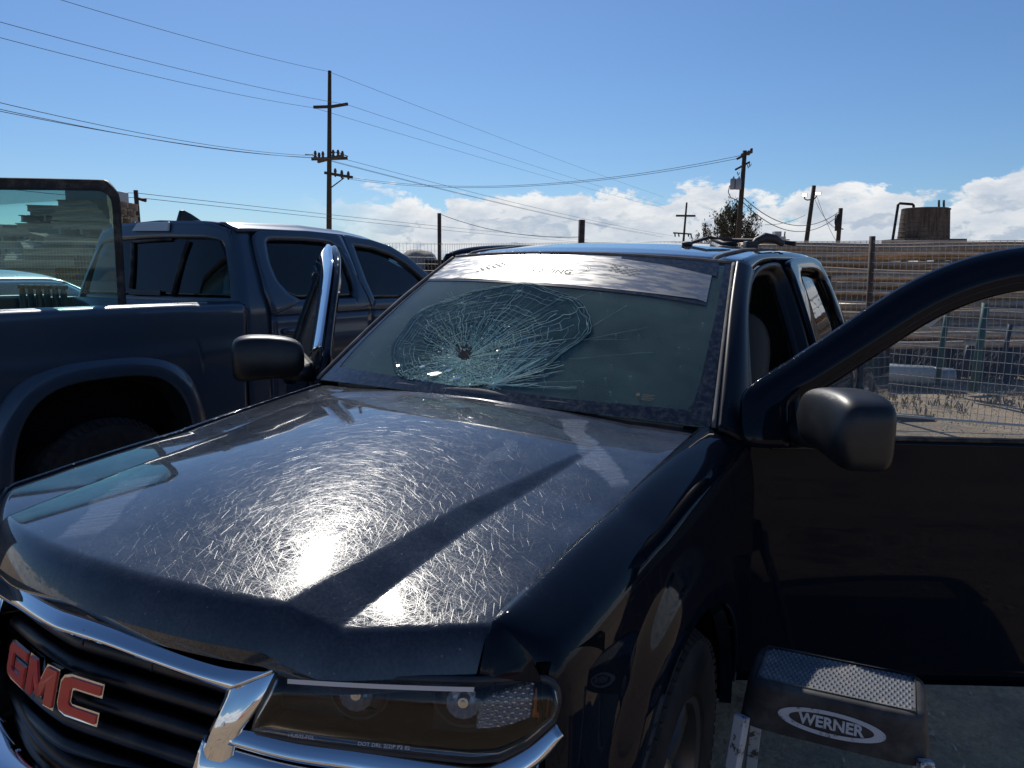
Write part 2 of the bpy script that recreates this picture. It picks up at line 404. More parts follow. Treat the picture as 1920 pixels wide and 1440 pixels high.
def sst(x, a=0.0, b=1.0):
    t = max(0.0, min(1.0, (x-a)/(b-a))); return t*t*(3-2*t)
def interp(x, pts):
    if x <= pts[0][0]: return pts[0][1]
    for (a, va), (b, vb) in zip(pts, pts[1:]):
        if x <= b: return va + (vb-va)*(x-a)/(b-a)
    return pts[-1][1]
def smoothpath(pts, n):
    """Catmull-Rom resample (any dimension) to n points by arc length"""
    P = [Vector(p) for p in pts]; P = [P[0]*2-P[1]] + P + [P[-1]*2-P[-2]]; out = []
    for i in range(1, len(P)-2):
        for k in range(16):
            t = k/16; a, b, c, e = P[i-1], P[i], P[i+1], P[i+2]
            out.append(.5*((2*b) + (c-a)*t + (2*a-5*b+4*c-e)*t*t + (3*b-a-3*c+e)*t**3))
    out.append(P[-2])
    return resample(out, n)
def resample(pts, n):
    P = [Vector(p) for p in pts]; L = [0]
    for a, b in zip(P, P[1:]): L.append(L[-1]+(b-a).length)
    res = []; j = 0
    for i in range(n):
        t = L[-1]*i/(n-1)
        while j < len(L)-2 and L[j+1] < t: j += 1
        k = (t-L[j])/max(1e-9, L[j+1]-L[j]); res.append(P[j].lerp(P[j+1], k))
    return res
def ruled(A, B, m, fmap, bulge=None):
    """surface between two 2D/3D polylines of equal count; fmap(point, s) -> 3D"""
    n = len(A); v = []
    for i in range(n):
        for j in range(m+1):
            s_ = j/m; v.append(fmap(A[i].lerp(B[i], s_), s_))
    f = [(i*(m+1)+j, (i+1)*(m+1)+j, (i+1)*(m+1)+j+1, i*(m+1)+j+1) for i in range(n-1) for j in range(m)]
    return v, f
def fill(loop, m, fmap, n=36):
    """sheet spanning a closed 2D loop: its lower and upper halves joined by columns"""
    L = list(loop)
    if (L[0]-L[-1]).length < 1e-6: L = L[:-1]
    i0 = min(range(len(L)), key=lambda i: L[i].x); i1 = max(range(len(L)), key=lambda i: L[i].x)
    def arc(a, b):
        r = [L[a]]
        while a != b: a = (a+1) % len(L); r.append(L[a])
        return r
    A = arc(i0, i1); B = arc(i1, i0)[::-1]
    def atx(P, x):
        for p, q in zip(P, P[1:]):
            if min(p.x, q.x)-1e-9 <= x <= max(p.x, q.x)+1e-9:
                if abs(q.x-p.x) < 1e-9: return p.y
                return p.y+(q.y-p.y)*(x-p.x)/(q.x-p.x)
        return P[0].y if abs(x-P[0].x) < abs(x-P[-1].x) else P[-1].y
    xs = [lerp(L[i0].x, L[i1].x, .5-.5*cos(pi*i/(n-1))) for i in range(n)]
    return ruled([Vector((x, atx(A, x), 0)) for x in xs], [Vector((x, atx(B, x), 0)) for x in xs], m, fmap)
def roundbox(c, size, e=4.0, seg=24, ring=14, m=None):
    v, f = [], []; c = Vector(c)
    def sp(x, p): return math.copysign(abs(x)**p, x)
    p = 2/e
    for i in range(ring+1):
        a = -pi/2 + pi*i/ring
        for k in range(seg):
            b = 2*pi*k/seg
            q = Vector((size[0]/2*sp(cos(a), p)*sp(cos(b), p), size[1]/2*sp(cos(a), p)*sp(sin(b), p), size[2]/2*sp(sin(a), p)))
            v.append(c + (m @ q if m else q))
    for i in range(ring):
        for k in range(seg): f.append((i*seg+k, i*seg+(k+1) % seg, (i+1)*seg+(k+1) % seg, (i+1)*seg+k))
    return v, f
def text_mesh(body, size, fn, ext=.0006, shear=0.0, bold=0.0):
    cu = bpy.data.curves.new('t', 'FONT'); cu.body = body; cu.size = size; cu.extrude = ext; cu.align_x = 'CENTER'; cu.align_y = 'CENTER'
    cu.offset = bold; cu.shear = shear; cu.resolution_u = 3
    o = bpy.data.objects.new('t', cu); me = bpy.data.meshes.new_from_object(o)
    v = [fn(*q.co) for q in me.vertices]; f = [tuple(p.vertices) for p in me.polygons]
    bpy.data.objects.remove(o); bpy.data.curves.remove(cu); bpy.data.meshes.remove(me)
    return v, f

# ------------------------------------------------------------------ ground
def ground_v():
    g = MB(); xs = []
    def axis(c, near, far):
        a = [c + near*(i/40-1) for i in range(81)]; k = near; lo = []; hi = []
        while k < far: k *= 1.5; lo.append(c-k); hi.append(c+k)
        return lo[::-1] + a + hi
    X = axis(2, 16, 4000); Y = axis(5, 16, 4000); nx, ny = len(X), len(Y)
    def z(x, y):
        d_ = sqrt(x*x+y*y)
        k = noise.noise(Vector((x*.5, y*.5, 0)))*.02 + noise.noise(Vector((x*2.1, y*2.1, 3)))*.01
        return k*min(1, 40/(d_+1)) - .012
    v = [(x, y, z(x, y)) for x in X for y in Y]; f = [(i*ny+j, (i+1)*ny+j, (i+1)*ny+j+1, i*ny+j+1) for i in range(nx-1) for j in range(ny-1)]
    return v, f
gv, gf = ground_v(); tag(obj('ground', gv, gf, 'dirt'), kind='structure')

# camera-depth frame for the far things: P(lateral metres to the right, depth metres, height)
rh = Vector((cos(YAW), sin(YAW), 0)); fh = Vector((-sin(YAW), cos(YAW), 0))
def FAR(lat, dep, z=0.0):
    q = CAM + rh*lat + fh*dep; return Vector((q.x, q.y, z))
def far_at(px, dep): return (px-960)/FPX*dep*.99
def zat(py, dep): return 1.539 - (py-507)/FPX*dep

# ================================================================== NAVY PICKUP
truck = thing('pickup_truck', 'dusty navy blue pickup with a shattered windshield and both front doors open', 'pickup truck')
# it leans a little towards its driver side
LEAN = radians(1.1); truck.matrix_world = Matrix.Translation((.7, 0, 1.1)) @ Matrix.Rotation(LEAN, 4, 'Y') @ Matrix.Translation((-.7, 0, -1.1))
def yF(x): return -.878 + .26*(abs(x)/.72)**2.2
def hood_z(x, y):
    dd = .42 - y; base = 1.137 - .030*dd - .054*dd*dd*(1 if dd > 0 else -1)
    cy = interp(y, [(-.8, .062), (-.5, .077), (-.1, .080), (.2, .062), (.5, .042)])
    B = interp(y, [(-.9, .026), (-.45, .026), (-.1, .015), (.10, .007), (.22, 0)]); ax = abs(x)
    xb = interp(y, [(-.8, .395), (-.3, .435), (.25, .515)]); wd = interp(y, [(-.8, .085), (-.3, .048), (.2, .012)])
    kin = .55*(cy-B)+.005; inn = kin*(min(ax, xb)/xb)**2; c = inn + (cy-B-kin)*(max(0, ax-xb)/(.69-xb))**1.3 + .002*sst(ax, .66, .70)
    tt = (ax-xb)/wd; z = base - c - B*(sst(tt, -.08, 1.08)*.25+.75*max(0, min(1, tt)))
    z -= .12*max(0, -.40-y)**2*max(0, min(1, tt))
    r_ = max(0, 1-(y-yF(x))/.052)
    z -= .060*r_**2.0
    return z
def hood_pt(u, v):
    x = lerp(-.688, .688, u); y0 = yF(x); y1 = .425 + .10*(x/.69)**2
    t = v; 
    if t < .25: k = (t/.25)**1.4*.11
    else: k = .11 + (t-.25)/.75*.89
    y = lerp(y0, y1, k)
    return Vector((x, y, hood_z(x, y)))
hb = MB().grid(hood_pt, 281, 120)
# turned-down lip along front and sides
def hood_lip(t):
    if t < .25: return hood_pt(0, 1-t*4)
    if t < .75: return hood_pt((t-.25)*2, 0)
    return hood_pt(1, (t-.75)*4)
def lipf(u, v):
    p = hood_lip(u).copy(); p.z -= .028*v + .0; 
    c = Vector((p.x*.996, p.y+.008, p.z)); return p.lerp(c, v)
hb.grid(lipf, 160, 3)
hb.done('hood', 'hood_paint', truck, angle=60)

# cowl strip of rubber between hood and glass
def ws_pt(s, t, off=0.0):
    wd = lerp(.72, .578, t); b = lerp(.11, .085, t)
    p = Vector((s*wd, .515+.665*t-b*(1-s*s), 1.112+.452*t+.022*(1-s*s)+.02*sin(pi*t)))
    if off:
        n = (Vector((0, -.56, .82)) + Vector((s*.30, 0, 0))).normalized(); p = p + n*off
    return p
cw = MB()
pth = [hood_pt(u, 1) + Vector((0, .012, .006+.003*sin(9*u*pi))) for u in [i/60 for i in range(3, 59)]]
cw.tube(pth, .016, 8); cw.done('cowl_seal', 'dusty_rubber', truck)
MB().grid(lambda u, v: (lambda a, b: a.lerp(b, v))(hood_pt(.0+u, 1)-Vector((0, -.02, .012)), ws_pt(2*u-1, -.035, -.004)), 60, 4).done('cowl_panel', 'black_plastic', truck)

# windshield: sound glass round an ellipse of crazed glass
EC = (-.185, .375); EA, EB = .555, .345
def inell(s, t, k=1.0):
    a = atan2((t-EC[1])/EB, (s-EC[0])/EA); return ((s-EC[0])/EA)**2 + ((t-EC[1])/EB)**2 < (k*ell_r(a))**2
def ell_r(a):  # slightly lumpy outline
    return 1 + .045*sin(2*a+.6) + .025*sin(5*a) + .018*sin(9*a+1) - .07*max(0, cos(a-3.6))**3
nu_, nv_ = 90, 56; vv, ff = [], []
for i in range(nu_):
    for j in range(nv_): vv.append(ws_pt(-1+2*i/(nu_-1), j/(nv_-1)))
def gridcut():
    for i in range(nu_-1):
        for j in range(nv_-1):
            s = -1+2*(i+.5)/(nu_-1); t = (j+.5)/(nv_-1)
            if not inell(s, t, .955): ff.append((i*nv_+j, (i+1)*nv_+j, (i+1)*nv_+j+1, i*nv_+j+1))
gridcut()
obj('windshield', vv, ff, 'windshield_glass', truck, solid=.005)
glass_root = COL.objects['windshield']
# crazed web
HS, HT = -.20, .235      # the hole punched through
NR, NA = 17, 70
def web_uv(a, r, jit=0.0):
    es, et = EC[0]+EA*cos(a)*ell_r(a), EC[1]+EB*sin(a)*ell_r(a)
    return lerp(HS, es, r), lerp(HT, et, r)
def web_pt(s, t, extra=0.0):
    q = ((s-EC[0])/EA)**2 + ((t-EC[1])/EB)**2; q = min(1, sqrt(q))
    dip = -.013*(1-q**2.5)
    hd = sqrt(((s-HS)/.5)**2 + ((t-HT)/.35)**2); dip -= .020*max(0, 1-hd*1.6)
    ridge = .028*exp(-((t-.10-.55*(s+.2)**2)/.07)**2)*(1-q)
    return ws_pt(s, t, dip+ridge+extra)
rs = random.Random(3)
W2 = []; 
for i in range(NR+1):
    row = []
    for k in range(NA):
        r = (.06 + .94*(i/NR)**.82); a = 2*pi*(k+.3*sin(i*1.7+k*.9))/NA
        if 0 < i < NR: r += rs.uniform(-.012, .012); a += rs.uniform(-.018, .018)
        if i == 0: r += rs.uniform(-.02, .03) + .13*max(0, cos(a-2.5))**2
        if i == 1: r += .08*max(0, cos(a-2.5))**2
        s, t = web_uv(a, r); row.append((s, t, rs.uniform(-.0010, .0010) if 0 < i < NR-1 else 0))
    W2.append(row)
wv = [web_pt(*q) for row in W2 for q in row]; wf = []
for i in range(NR):
    for k in range(NA):
        a, b, c, e = i*NA+k, i*NA+(k+1) % NA, (i+1)*NA+(k+1) % NA, (i+1)*NA+k
        if (i+k) % 2: wf += [(a, b, c), (a, c, e)]
        else: wf += [(a, b, e), (b, c, e)]
obj('crazed_glass', wv, wf, 'cracked_glass', glass_root, smooth=False, solid=.004)
# crack lines as slivers of standing glass
ck = MB()
def sliver(uvs, wdt, off=.0055):
    P = [web_pt(s, t, off) if inell(s, t, 1.03) else ws_pt(s, t, .002) for s, t in uvs]
    n = len(P); v = []
    for i, p in enumerate(P):
        t = (P[min(i+1, n-1)]-P[max(i-1, 0)]); 
        if t.length < 1e-6: t = Vector((1, 0, 0))
        sd_ = t.cross(Vector((0, -.56, .82))).normalized(); k = wdt*(rs.uniform(.15, .75))
        v += [p-sd_*k/2, p+sd_*k/2, p+Vector((0, -.56, .82))*k*.8]
    f = []
    for i in range(n-1):
        for (a, b) in ((0, 1), (1, 2), (2, 0)): f.append((3*i+a, 3*i+b, 3*i+3+b, 3*i+3+a))
    ck.add(v, f)
def seguv(a, b, wob=.008, n=5):
    return [(lerp(a[0], b[0], i/n)+rs.gauss(0, wob)*(0 < i < n), lerp(a[1], b[1], i/n)+rs.gauss(0, wob)*(0 < i < n)) for i in range(n+1)]
for k in range(60):                        # long straight runs right across the web
    a = 2*pi*k/60+rs.uniform(-.04, .04); s1, t1 = web_uv(a, rs.uniform(.55, 1.0)); s0, t0 = web_uv(a+rs.uniform(-.25, .25), rs.uniform(.05, .35))
    sliver(seguv((s0, t0), (s1, t1), .0025, 7), rs.choice((.0010, .0016, .0022)))
for k in range(NA):                        # radial runs
    i0 = 0; i1 = rs.randint(6, NR)
    if rs.random() < .88: sliver([W2[i][k][:2] for i in range(i0, i1+1)], .0022 if rs.random() < .7 else .0036)
for i in range(1, NR):                    # arcs, broken up
    k = 0
    while k < NA:
        L = rs.randint(2, 7)
        if rs.random() < .66: sliver([W2[i][q % NA][:2] for q in range(k, k+L+1)], rs.choice((.0016, .0022, .0034)))
        k += L
for off_ in (0.975, 0.995):               # rim of the dished zone
    sliver([web_uv(2*pi*k/160 + rs.gauss(0, .003), off_+rs.gauss(0, .004)) for k in range(-44, 74)], .0024)
# second centre low down, near the cowl
C2 = (.075, .075)
for k in range(120):
    a = rs.uniform(.02, pi-.02) if k > 24 else rs.uniform(-pi, 0); L = rs.uniform(.08, .36) if k < 105 else rs.uniform(.25, .40)
    if a < 0: L *= .16
    e = (C2[0]+L*cos(a), C2[1]+L*.62*sin(a))
    sliver(seguv(C2, e, .003, 8), rs.choice((.0012, .0018, .003)))
for r_ in (.05, .09, .13, .18, .24, .31):
    n0 = 0
    while n0 < 26:
        L = rs.randint(3, 8)
        if rs.random() < .7: sliver([(C2[0]+(r_+rs.gauss(0, .006))*cos(pi*q/26), C2[1]+(r_+rs.gauss(0, .006))*.62*sin(pi*q/26)) for q in range(n0, n0+L+1)], .0012)
        n0 += L
C3 = (-.47, .56)
for k in range(34):
    a = rs.uniform(-pi, pi); L = rs.uniform(.06, .26); sliver(seguv(C3, (C3[0]+L*cos(a), C3[1]+L*.55*sin(a)), .008, 5), .0011)
for a, b, w_ in (((.37, .42), (.52, .60), .0016), ((.38, .36), (.66, .47), .0009), ((.36, .25), (.72, .33), .0007), ((-.80, .42), (-1.0, .50), .0009), ((.2, .6), (.30, .69), .001), ((.36, .36), (.60, .39), .0007)):
    sliver(seguv(a, b, .0012, 10), w_, .002)
# loose crumbs piled along the lower edge
for k in range(5200):
    q = rs.random(); s = rs.gauss(-.14, .21); t = abs(rs.gauss(.0, .07))+.015 + .35*max(0, (s+.3)*.2)
    if q > .72: a = rs.uniform(0, 2*pi); r_ = rs.uniform(.1, .45); s, t = web_uv(a, r_)
    if not (-.62 < s < .33 and .01 < t < .75) or not inell(s, t, 1.0): continue
    c = web_pt(s, t, .005); sz = rs.uniform(.0012, .0042)
    v = [c+Vector((rs.uniform(-1, 1), rs.uniform(-1, 1), rs.uniform(-1, 1)))*sz for _ in range(4)]
    ck.add(v, [(0, 1, 2), (0, 2, 3), (0, 3, 1), (1, 3, 2)])
ck.done('crack_web', 'crack_glass', glass_root, smooth=False)['kind'] = 'stuff'

# folded shards added on the crushed lower edge, turned to glint at the camera
sh = MB()
for (s_c, t_c, sz, k) in ((-.50, .115, .011, 0), (-.26, .10, .026, 1), (-.20, .125, .014, 2), (-.12, .085, .022, 3), (-.36, .13, .010, 4)):
    c = web_pt(s_c, t_c, .012); hv = ((CAM-c).normalized()+sd).normalized(); hv = (hv + Vector((rs.gauss(0, .09), rs.gauss(0, .09), 0))*(k > 0)).normalized()
    a_ = hv.orthogonal().normalized(); b_ = hv.cross(a_); n_ = rs.randint(5, 7); ph = rs.uniform(0, 6)
    ring_ = [c + (a_*cos(ph+2*pi*i/n_)+b_*sin(ph+2*pi*i/n_)*.45)*sz*rs.uniform(.35, 1.25) for i in range(n_)]
    sh.add(ring_ + [q-hv*.004 for q in ring_], [tuple(range(n_))[::-1], tuple(range(n_, 2*n_))] + [(i, (i+1) % n_, (i+1) % n_+n_, i+n_) for i in range(n_)])
sh.done('folded_shards', 'shard_glass', glass_root, smooth=False)['kind'] = 'stuff'
# ceramic border of the glass
def band_uv(poly_o, poly_i, name, material, off, n=90, parent=glass_root, m=3, solid=0):
    A = resample([Vector((*p, 0)) for p in poly_o], n); B = resample([Vector((*p, 0)) for p in poly_i], n)
    v, f = ruled(A, B, m, lambda q, s: ws_pt(q.x, q.y, off)); return obj(name, v, f, material, parent, solid=solid)
band_uv([(-1, .0), (1, .0)], [(-.93, .085), (-.3, .058), (.4, .05), (.90, .065)], 'frit_border', 'black_frit', .0012, 60)
band_uv([(1, 0), (1, 1)], [(.885, .05), (.925, .09), (.94, .2), (.962, .62), (.965, 1)], 'frit_border', 'black_frit', .0016, 60)
band_uv([(-1, 0), (-1, 1)], [(-.93, .06), (-.955, .2), (-.97, .6), (-.97, 1)], 'frit_border', 'black_frit', .0016, 60)
# silvered sun strip with worn lettering
strip_low = [(-1.0, .775), (-.6, .765), (-.277, .745), (.0, .735), (.262, .722), (.6, .705), (.854, .69), (.905, .672)]
band_uv([(-1.0, 1.0), (.905, 1.0)], strip_low, 'sun_strip', 'silver_film', .0022, 80, m=10)
band_uv([(-.99, .772), (-.277, .742), (.262, .719), (.6, .702), (.905, .669)], [(-.99, .757), (-.277, .727), (.262, .700), (.6, .682), (.905, .65)], 'strip_edge', 'black_frit', .0024, 60, m=2)
band_uv([(.35, 1.0), (.62, 1.0), (.93, 1.0)], [(.35, .975), (.62, .945), (.93, .88)], 'strip_shade', 'black_frit', .0026, 30, m=2)
def on_strip(cx, cy, k=1.0): return lambda x, y, z: ws_pt(cx+x/.60, cy+y/.78*k, .003+z)
tv, tf = text_mesh('RACING', .045, on_strip(-.04, .835), .0003, bold=.0004); obj('strip_lettering', tv, tf, 'print_dark', glass_root, smooth=False)
ov = MB()
for q in range(0, 64):
    if rs.random() < .25: continue
    a0, a1 = 2*pi*q/64, 2*pi*(q+1)/64
    for (ra, rb, wd) in ((.27, .085, .006), (.285, .095, .003)):
        p = [(ra*cos(a), rb*sin(a)) for a in (a0, a1)]; f0 = on_strip(-.09, .865)
        ov.add([f0(p[0][0]*.62, p[0][1]*.62, .0), f0(p[1][0]*.62, p[1][1]*.62, .0), f0(p[1][0]*.62*(1-wd*3), p[1][1]*.62*(1-wd*8), .0), f0(p[0][0]*.62*(1-wd*3), p[0][1]*.62*(1-wd*8), .0)], [(0, 1, 2, 3)])
ov.done('strip_oval', 'print_dark', glass_root, smooth=False)['kind'] = 'stuff'
fl = MB()
for bx_, sg in ((-.52, 1), (.40, -1)):
    for r_ in range(5):
        for c_ in range(9):
            if (r_+c_) % 2 == 0 and rs.random() < .85:
                f0 = on_strip(bx_, .87); x0, y0 = (c_-4)*.0125, (r_-2)*.010 + (c_-4)*.0035*sg
                fl.add([f0(x0, y0, 0), f0(x0+.012, y0+.003*sg, 0), f0(x0+.012, y0+.009+.003*sg, 0), f0(x0, y0+.009, 0)], [(0, 1, 2, 3)])
fl.done('strip_chequers', 'print_faint', glass_root, smooth=False)['kind'] = 'stuff'
# tiny maker stamp in the corner
st = MB().add([ws_pt(.70, .10, .003), ws_pt(.715, .10, .003), ws_pt(.715, .115, .003), ws_pt(.70, .115, .003)], [(0, 1, 2, 3)])
for r_ in range(4):
    st.add([ws_pt(.725, .112-.008*r_, .003), ws_pt(.775-.01*(r_ % 2), .112-.008*r_, .003), ws_pt(.775-.01*(r_ % 2), .109-.008*r_, .003), ws_pt(.725, .109-.008*r_, .003)], [(0, 1, 2, 3)])
st.done('glass_stamp', 'print_dark', glass_root, smooth=False)
# gasket round the glass
gk = MB(); gk.tube([ws_pt(1.012, t/30*1.0, .004) for t in range(31)], .0065, 6); gk.tube([ws_pt(-1.012, t/30, .004) for t in range(31)], .0065, 6)
gk.tube([ws_pt(-1+2*i/40, 1.012, .002) for i in range(41)], .006, 6); gk.done('glass_gasket', 'dusty_rubber', truck)

# body side surface and door openings
def side_x(z, y=1.0):
    return .805 - .02*sst(z, 1.0, 1.1) - .175*(max(0, z-1.1)/.47)**1.15
def SP(p, off=0.0, sgn=1): return Vector((sgn*(side_x(p[1])+off), p[0], p[1]))
def V2(l): return [Vector((a, b, 0)) for a, b in l]
for sg in (1, -1):
    # A pillar: from the glass edge to the door cut
    n = 40
    A = [ws_pt(1.02*1, lerp(-.02, 1.0, i/(n-1)), .003) for i in range(n)]; A = [Vector((a.x*sg, a.y, a.z)) for a in A]
    cut = smoothpath(V2([(.66, 1.02), (.70, 1.12), (.80, 1.245), (.96, 1.385), (1.12, 1.478), (1.26, 1.535)]), n)
    B = [SP(q, 0, sg) for q in cut]
    v = []; m = 8
    for i in range(n):
        for j in range(m+1):
            s = j/m; p = A[i].lerp(B[i], s); out = Vector((sg*.75, -.45, .45)).normalized()
            v.append(p + out*.012*sin(pi*min(1, s*1.1)))
    f = [(i*(m+1)+j, (i+1)*(m+1)+j, (i+1)*(m+1)+j+1, i*(m+1)+j+1) for i in range(n-1) for j in range(m)]
    obj('windshield_pillar', v, f, 'pillar_paint', truck, solid=.02)
    # inner door frame lip with weatherstrip
    loop = smoothpath(V2([(.67, .50), (.67, 1.04), (.72, 1.14), (.82, 1.26), (.98, 1.39), (1.14, 1.482), (1.30, 1.535), (1.50, 1.565), (1.74, 1.575), (1.84, 1.545), (1.86, 1.46), (1.845, 1.30), (1.80, 1.10), (1.78, .8), (1.76, .5)]), 110)
    ins = smoothpath(V2([(.71, .50), (.72, 1.02), (.77, 1.12), (.87, 1.235), (1.02, 1.355), (1.17, 1.445), (1.33, 1.492), (1.50, 1.52), (1.70, 1.525), (1.78, 1.50), (1.80, 1.43), (1.785, 1.28), (1.74, 1.08), (1.72, .8), (1.70, .5)]), 110)
    v, f = ruled(loop, ins, 5, lambda q, s: SP(q, -.0-.06*s+.010*sin(3*pi*s), sg)); obj('door_frame', v, f, 'pillar_paint', truck, solid=.012)
    tb = MB().tube([SP(q, -.055, sg) for q in ins], .009, 8); tb.done('door_seal', 'weatherstrip', truck)
    # roof rail over the opening
    top = smoothpath(V2([(1.19, 1.568), (1.30, 1.592), (1.50, 1.610), (1.85, 1.624), (2.2, 1.628), (2.55, 1.622), (2.80, 1.60)]), 70)
    low = smoothpath(V2([(1.20, 1.512), (1.32, 1.545), (1.52, 1.573), (1.80, 1.582), (2.2, 1.585), (2.55, 1.58), (2.75, 1.56)]), 70)
    v, f = ruled(low, top, 5, lambda q, s: SP(q, .012*sin(pi*s*.9)-.0*s, sg)); obj('roof_rail', v, f, 'navy_paint', truck, solid=.02)
    # rear half door with its own window
    n = 120
    outp = smoothpath(V2([(1.86, .48), (1.87, .9), (1.872, 1.15), (1.876, 1.35), (1.874, 1.50), (1.872, 1.572), (2.3, 1.60), (2.62, 1.595), (2.78, 1.55), (2.86, 1.40), (2.92, 1.22), (2.93, .9), (2.93, .48)]), n)
    winp = smoothpath(V2([(2.05, 1.17), (2.04, 1.21), (2.07, 1.32), (2.085, 1.43), (2.09, 1.515), (2.14, 1.548), (2.3, 1.553), (2.55, 1.55), (2.70, 1.53), (2.77, 1.42), (2.815, 1.30), (2.80, 1.21), (2.75, 1.17)]), n)
    v, f = ruled(outp, winp, 6, lambda q, s: SP(q, .002-.006*s**3, sg)); 
    rd = obj('rear_door', v, f, 'navy_paint', truck, solid=.03)
    inn = winp + [winp[0]]
    gv_, gf_ = fill(winp, 8, lambda q, s: SP(q, -.008, sg)); obj('window', gv_, gf_, 'privacy_glass', rd, solid=.004)
    MB().tube([SP(q, .001, sg) for q in inn], .007, 6).done('window_seal', 'weatherstrip', rd)
    low_ = MB().grid(lambda u, w_: SP((lerp(2.02, 2.85, u), lerp(1.168, .48, w_)), .0, sg), 14, 10); low_.done('door_skin', 'navy_paint', rd, solid=.02)

# roof
def roof_pt(u, v):
    s = 2*u-1; y0 = 1.115 + .075*s*s; y = lerp(y0, 2.83, v); ax = abs(s)
    zc = interp(y, [(1.1, 1.590), (1.3, 1.618), (1.6, 1.645), (1.95, 1.660), (2.4, 1.660), (2.7, 1.645), (2.83, 1.60)])
    ze = interp(y, [(1.1, 1.562), (1.3, 1.588), (1.6, 1.612), (2.2, 1.628), (2.6, 1.620), (2.83, 1.585)])
    z = lerp(zc, ze, ax**2.6)
    x = s*lerp(.598, .590, v)
    g = abs(ax-.86); z -= .012*exp(-(g/.022)**2)
    return Vector((x, y, z - .02*max(0, 1-v/.02)))
MB().grid(roof_pt, 161, 80).done('roof', 'roof_paint', truck, solid=.015)
for sg in (1, -1):
    MB().tube([roof_pt(.5+sg*.43, v/40)+Vector((0, 0, .012)) for v in range(0, 40)], .008, 6).done('roof_ditch_strip', 'dusty_rubber', truck)
MB().grid(lambda u, v: (lambda a, b: a.lerp(b, v)-Vector((0, 0, .01*sin(pi*v))))(ws_pt(2*u-1, 1.0, .0), roof_pt(u, 0)+Vector((0, 0, -.004))), 60, 5).done('windshield_header', 'weatherstrip', truck)

# fenders
PR = [(.0, .0), (.10, -.006), (.22, -.020), (.38, -.048), (.56, -.095), (.72, -.16)]
def fender_pt(y, w_, sg):
    zs = hood_z(.69, y)+.003
    xs = .818 - .058*(max(0, -.38-y)/.28)**4
    x0 = .694 - (.0 if y > -.6 else 0)
    keys = [(x0, zs), (x0+.020, zs+.001), (lerp(x0, xs, .42), zs-.012), (lerp(x0, xs, .72), zs-.040), (lerp(x0, xs, .90), zs-.085), (lerp(x0, xs, 1.0), zs-.16), (xs+.006, zs-.26), (xs+.008, zs-.36), (xs, .55), (xs-.01, .44)]
    return keys
def fender(sg):
    ys = [-.655, -.64, -.62, -.60, -.575, -.55, -.52, -.49, -.46, -.445] + [-.43*cos(pi*i/40) for i in range(41)] + [.445, .47, .50, .55, .60, .645]
    NP = 44; v = []
    for y in ys:
        k = smoothpath([Vector((a, b, 0)) for a, b in fender_pt(y, 0, sg)], NP)
        # wheel arch: squeeze the profile so that it ends on the arch
        R = .425; zb = .44
        if abs(y) < R: zb = max(.44, .375+sqrt(R*R-y*y))
        if y < -.575: zb = .905
        L = [q for q in k if q.y > zb]; 
        if len(L) < 2: L = k[:2]
        j = len(L)
        if j < len(k):
            t = (L[-1].y-zb)/max(1e-6, L[-1].y-k[j].y); L.append(L[-1].lerp(k[j], max(0, min(1, t))))
        L = resample(L, NP)
        for q in L:
            r_ = sqrt(y*y+(q.y-.375)**2); fl_ = .034*sst(.575-r_, 0, .12) if r_ < .60 else 0
            if y > .46 or q.y > .93: fl_ *= max(0, 1-max(0, q.y-.93)/.04)
            v.append(Vector((sg*(q.x+fl_), y + (.012*sst(.99-q.y, 0, .1) if y < -.6 else 0), q.y)))
    n = len(ys); f = [(i*NP+j, (i+1)*NP+j, (i+1)*NP+j+1, i*NP+j+1) for i in range(n-1) for j in range(NP-1)]
    fo = obj('fender', v, f, 'navy_paint', truck, solid=.012)
    # rolled arch lip and liner
    lp = MB().grid(lambda u, w_: Vector((sg*(.850-.03*w_-.0), -.425*cos(pi*u)*(1-.03*w_), .375+.425*sin(pi*u)*(1-.03*w_))), 60, 3); lp.done('arch_lip', 'navy_paint', fo)
    ln_ = MB().grid(lambda u, w_: Vector((sg*(.825-.33*w_), -.43*cos(pi*u), .375+.43*sin(pi*u))), 40, 3); ln_.done('wheel_liner', 'dark_void', fo)
    # horn-shaped end of the fender by the pillar
    return fo
fender(1); fender(-1)
for sg in (1, -1):
    hn = MB().grid(lambda u, w_: Vector((sg*lerp(lerp(.694, .735, u), lerp(.812, .79, u), w_) , lerp(.52, .66, u)+.03*w_, lerp(1.088, 1.165, u**1.5)-.02*w_-.07*w_**2+.02*sin(pi*w_))), 14, 8)
    hn.done('fender_horn', 'navy_paint', truck, solid=.01)

# front: chrome surround, slats, badge, headlamps, bumper
def yf(x): return -.90+.30*(abs(x)/.8)**1.5
def FP(x, z, off=0.0):
    """point on the nose surface, off metres proud of it"""
    sl_ = .5625*sqrt(abs(x)/.8)*math.copysign(1, x); n_ = Vector((sl_, -1, .1)).normalized()
    return Vector((x, yf(x)+.2*(z-.84), z)) + n_*off
def ribbon(name, tops, bots, material, parent, off=0.0, n=60, m=6, round_=.008, sg=1, solid=.005, tilt=0.0, back=0.0):
    A = smoothpath(V2(tops), n); B = smoothpath(V2(bots), n)
    v, f = ruled(A, B, m, lambda q, s: FP(q.x*sg, q.y, off-back*max(0, q.y-.775)**2+tilt*(s-.5)+round_*(1-abs(2*s-1)**4)))
    return obj(name, v, f, material, parent, solid=solid)
surround = thing('x', 'x', 'x'); bpy.data.objects.remove(surround)
sur = ribbon('grille_surround', [(-.405, .897), (-.32, .900), (-.16, .922), (0, .930), (.10, .926), (.20, .911), (.32, .894), (.405, .897)],
             [(-.335, .868), (-.29, .877), (-.15, .901), (0, .909), (.10, .906), (.20, .891), (.30, .872), (.335, .864)], 'chrome', truck, .006, 90, 8, .004, tilt=.016)
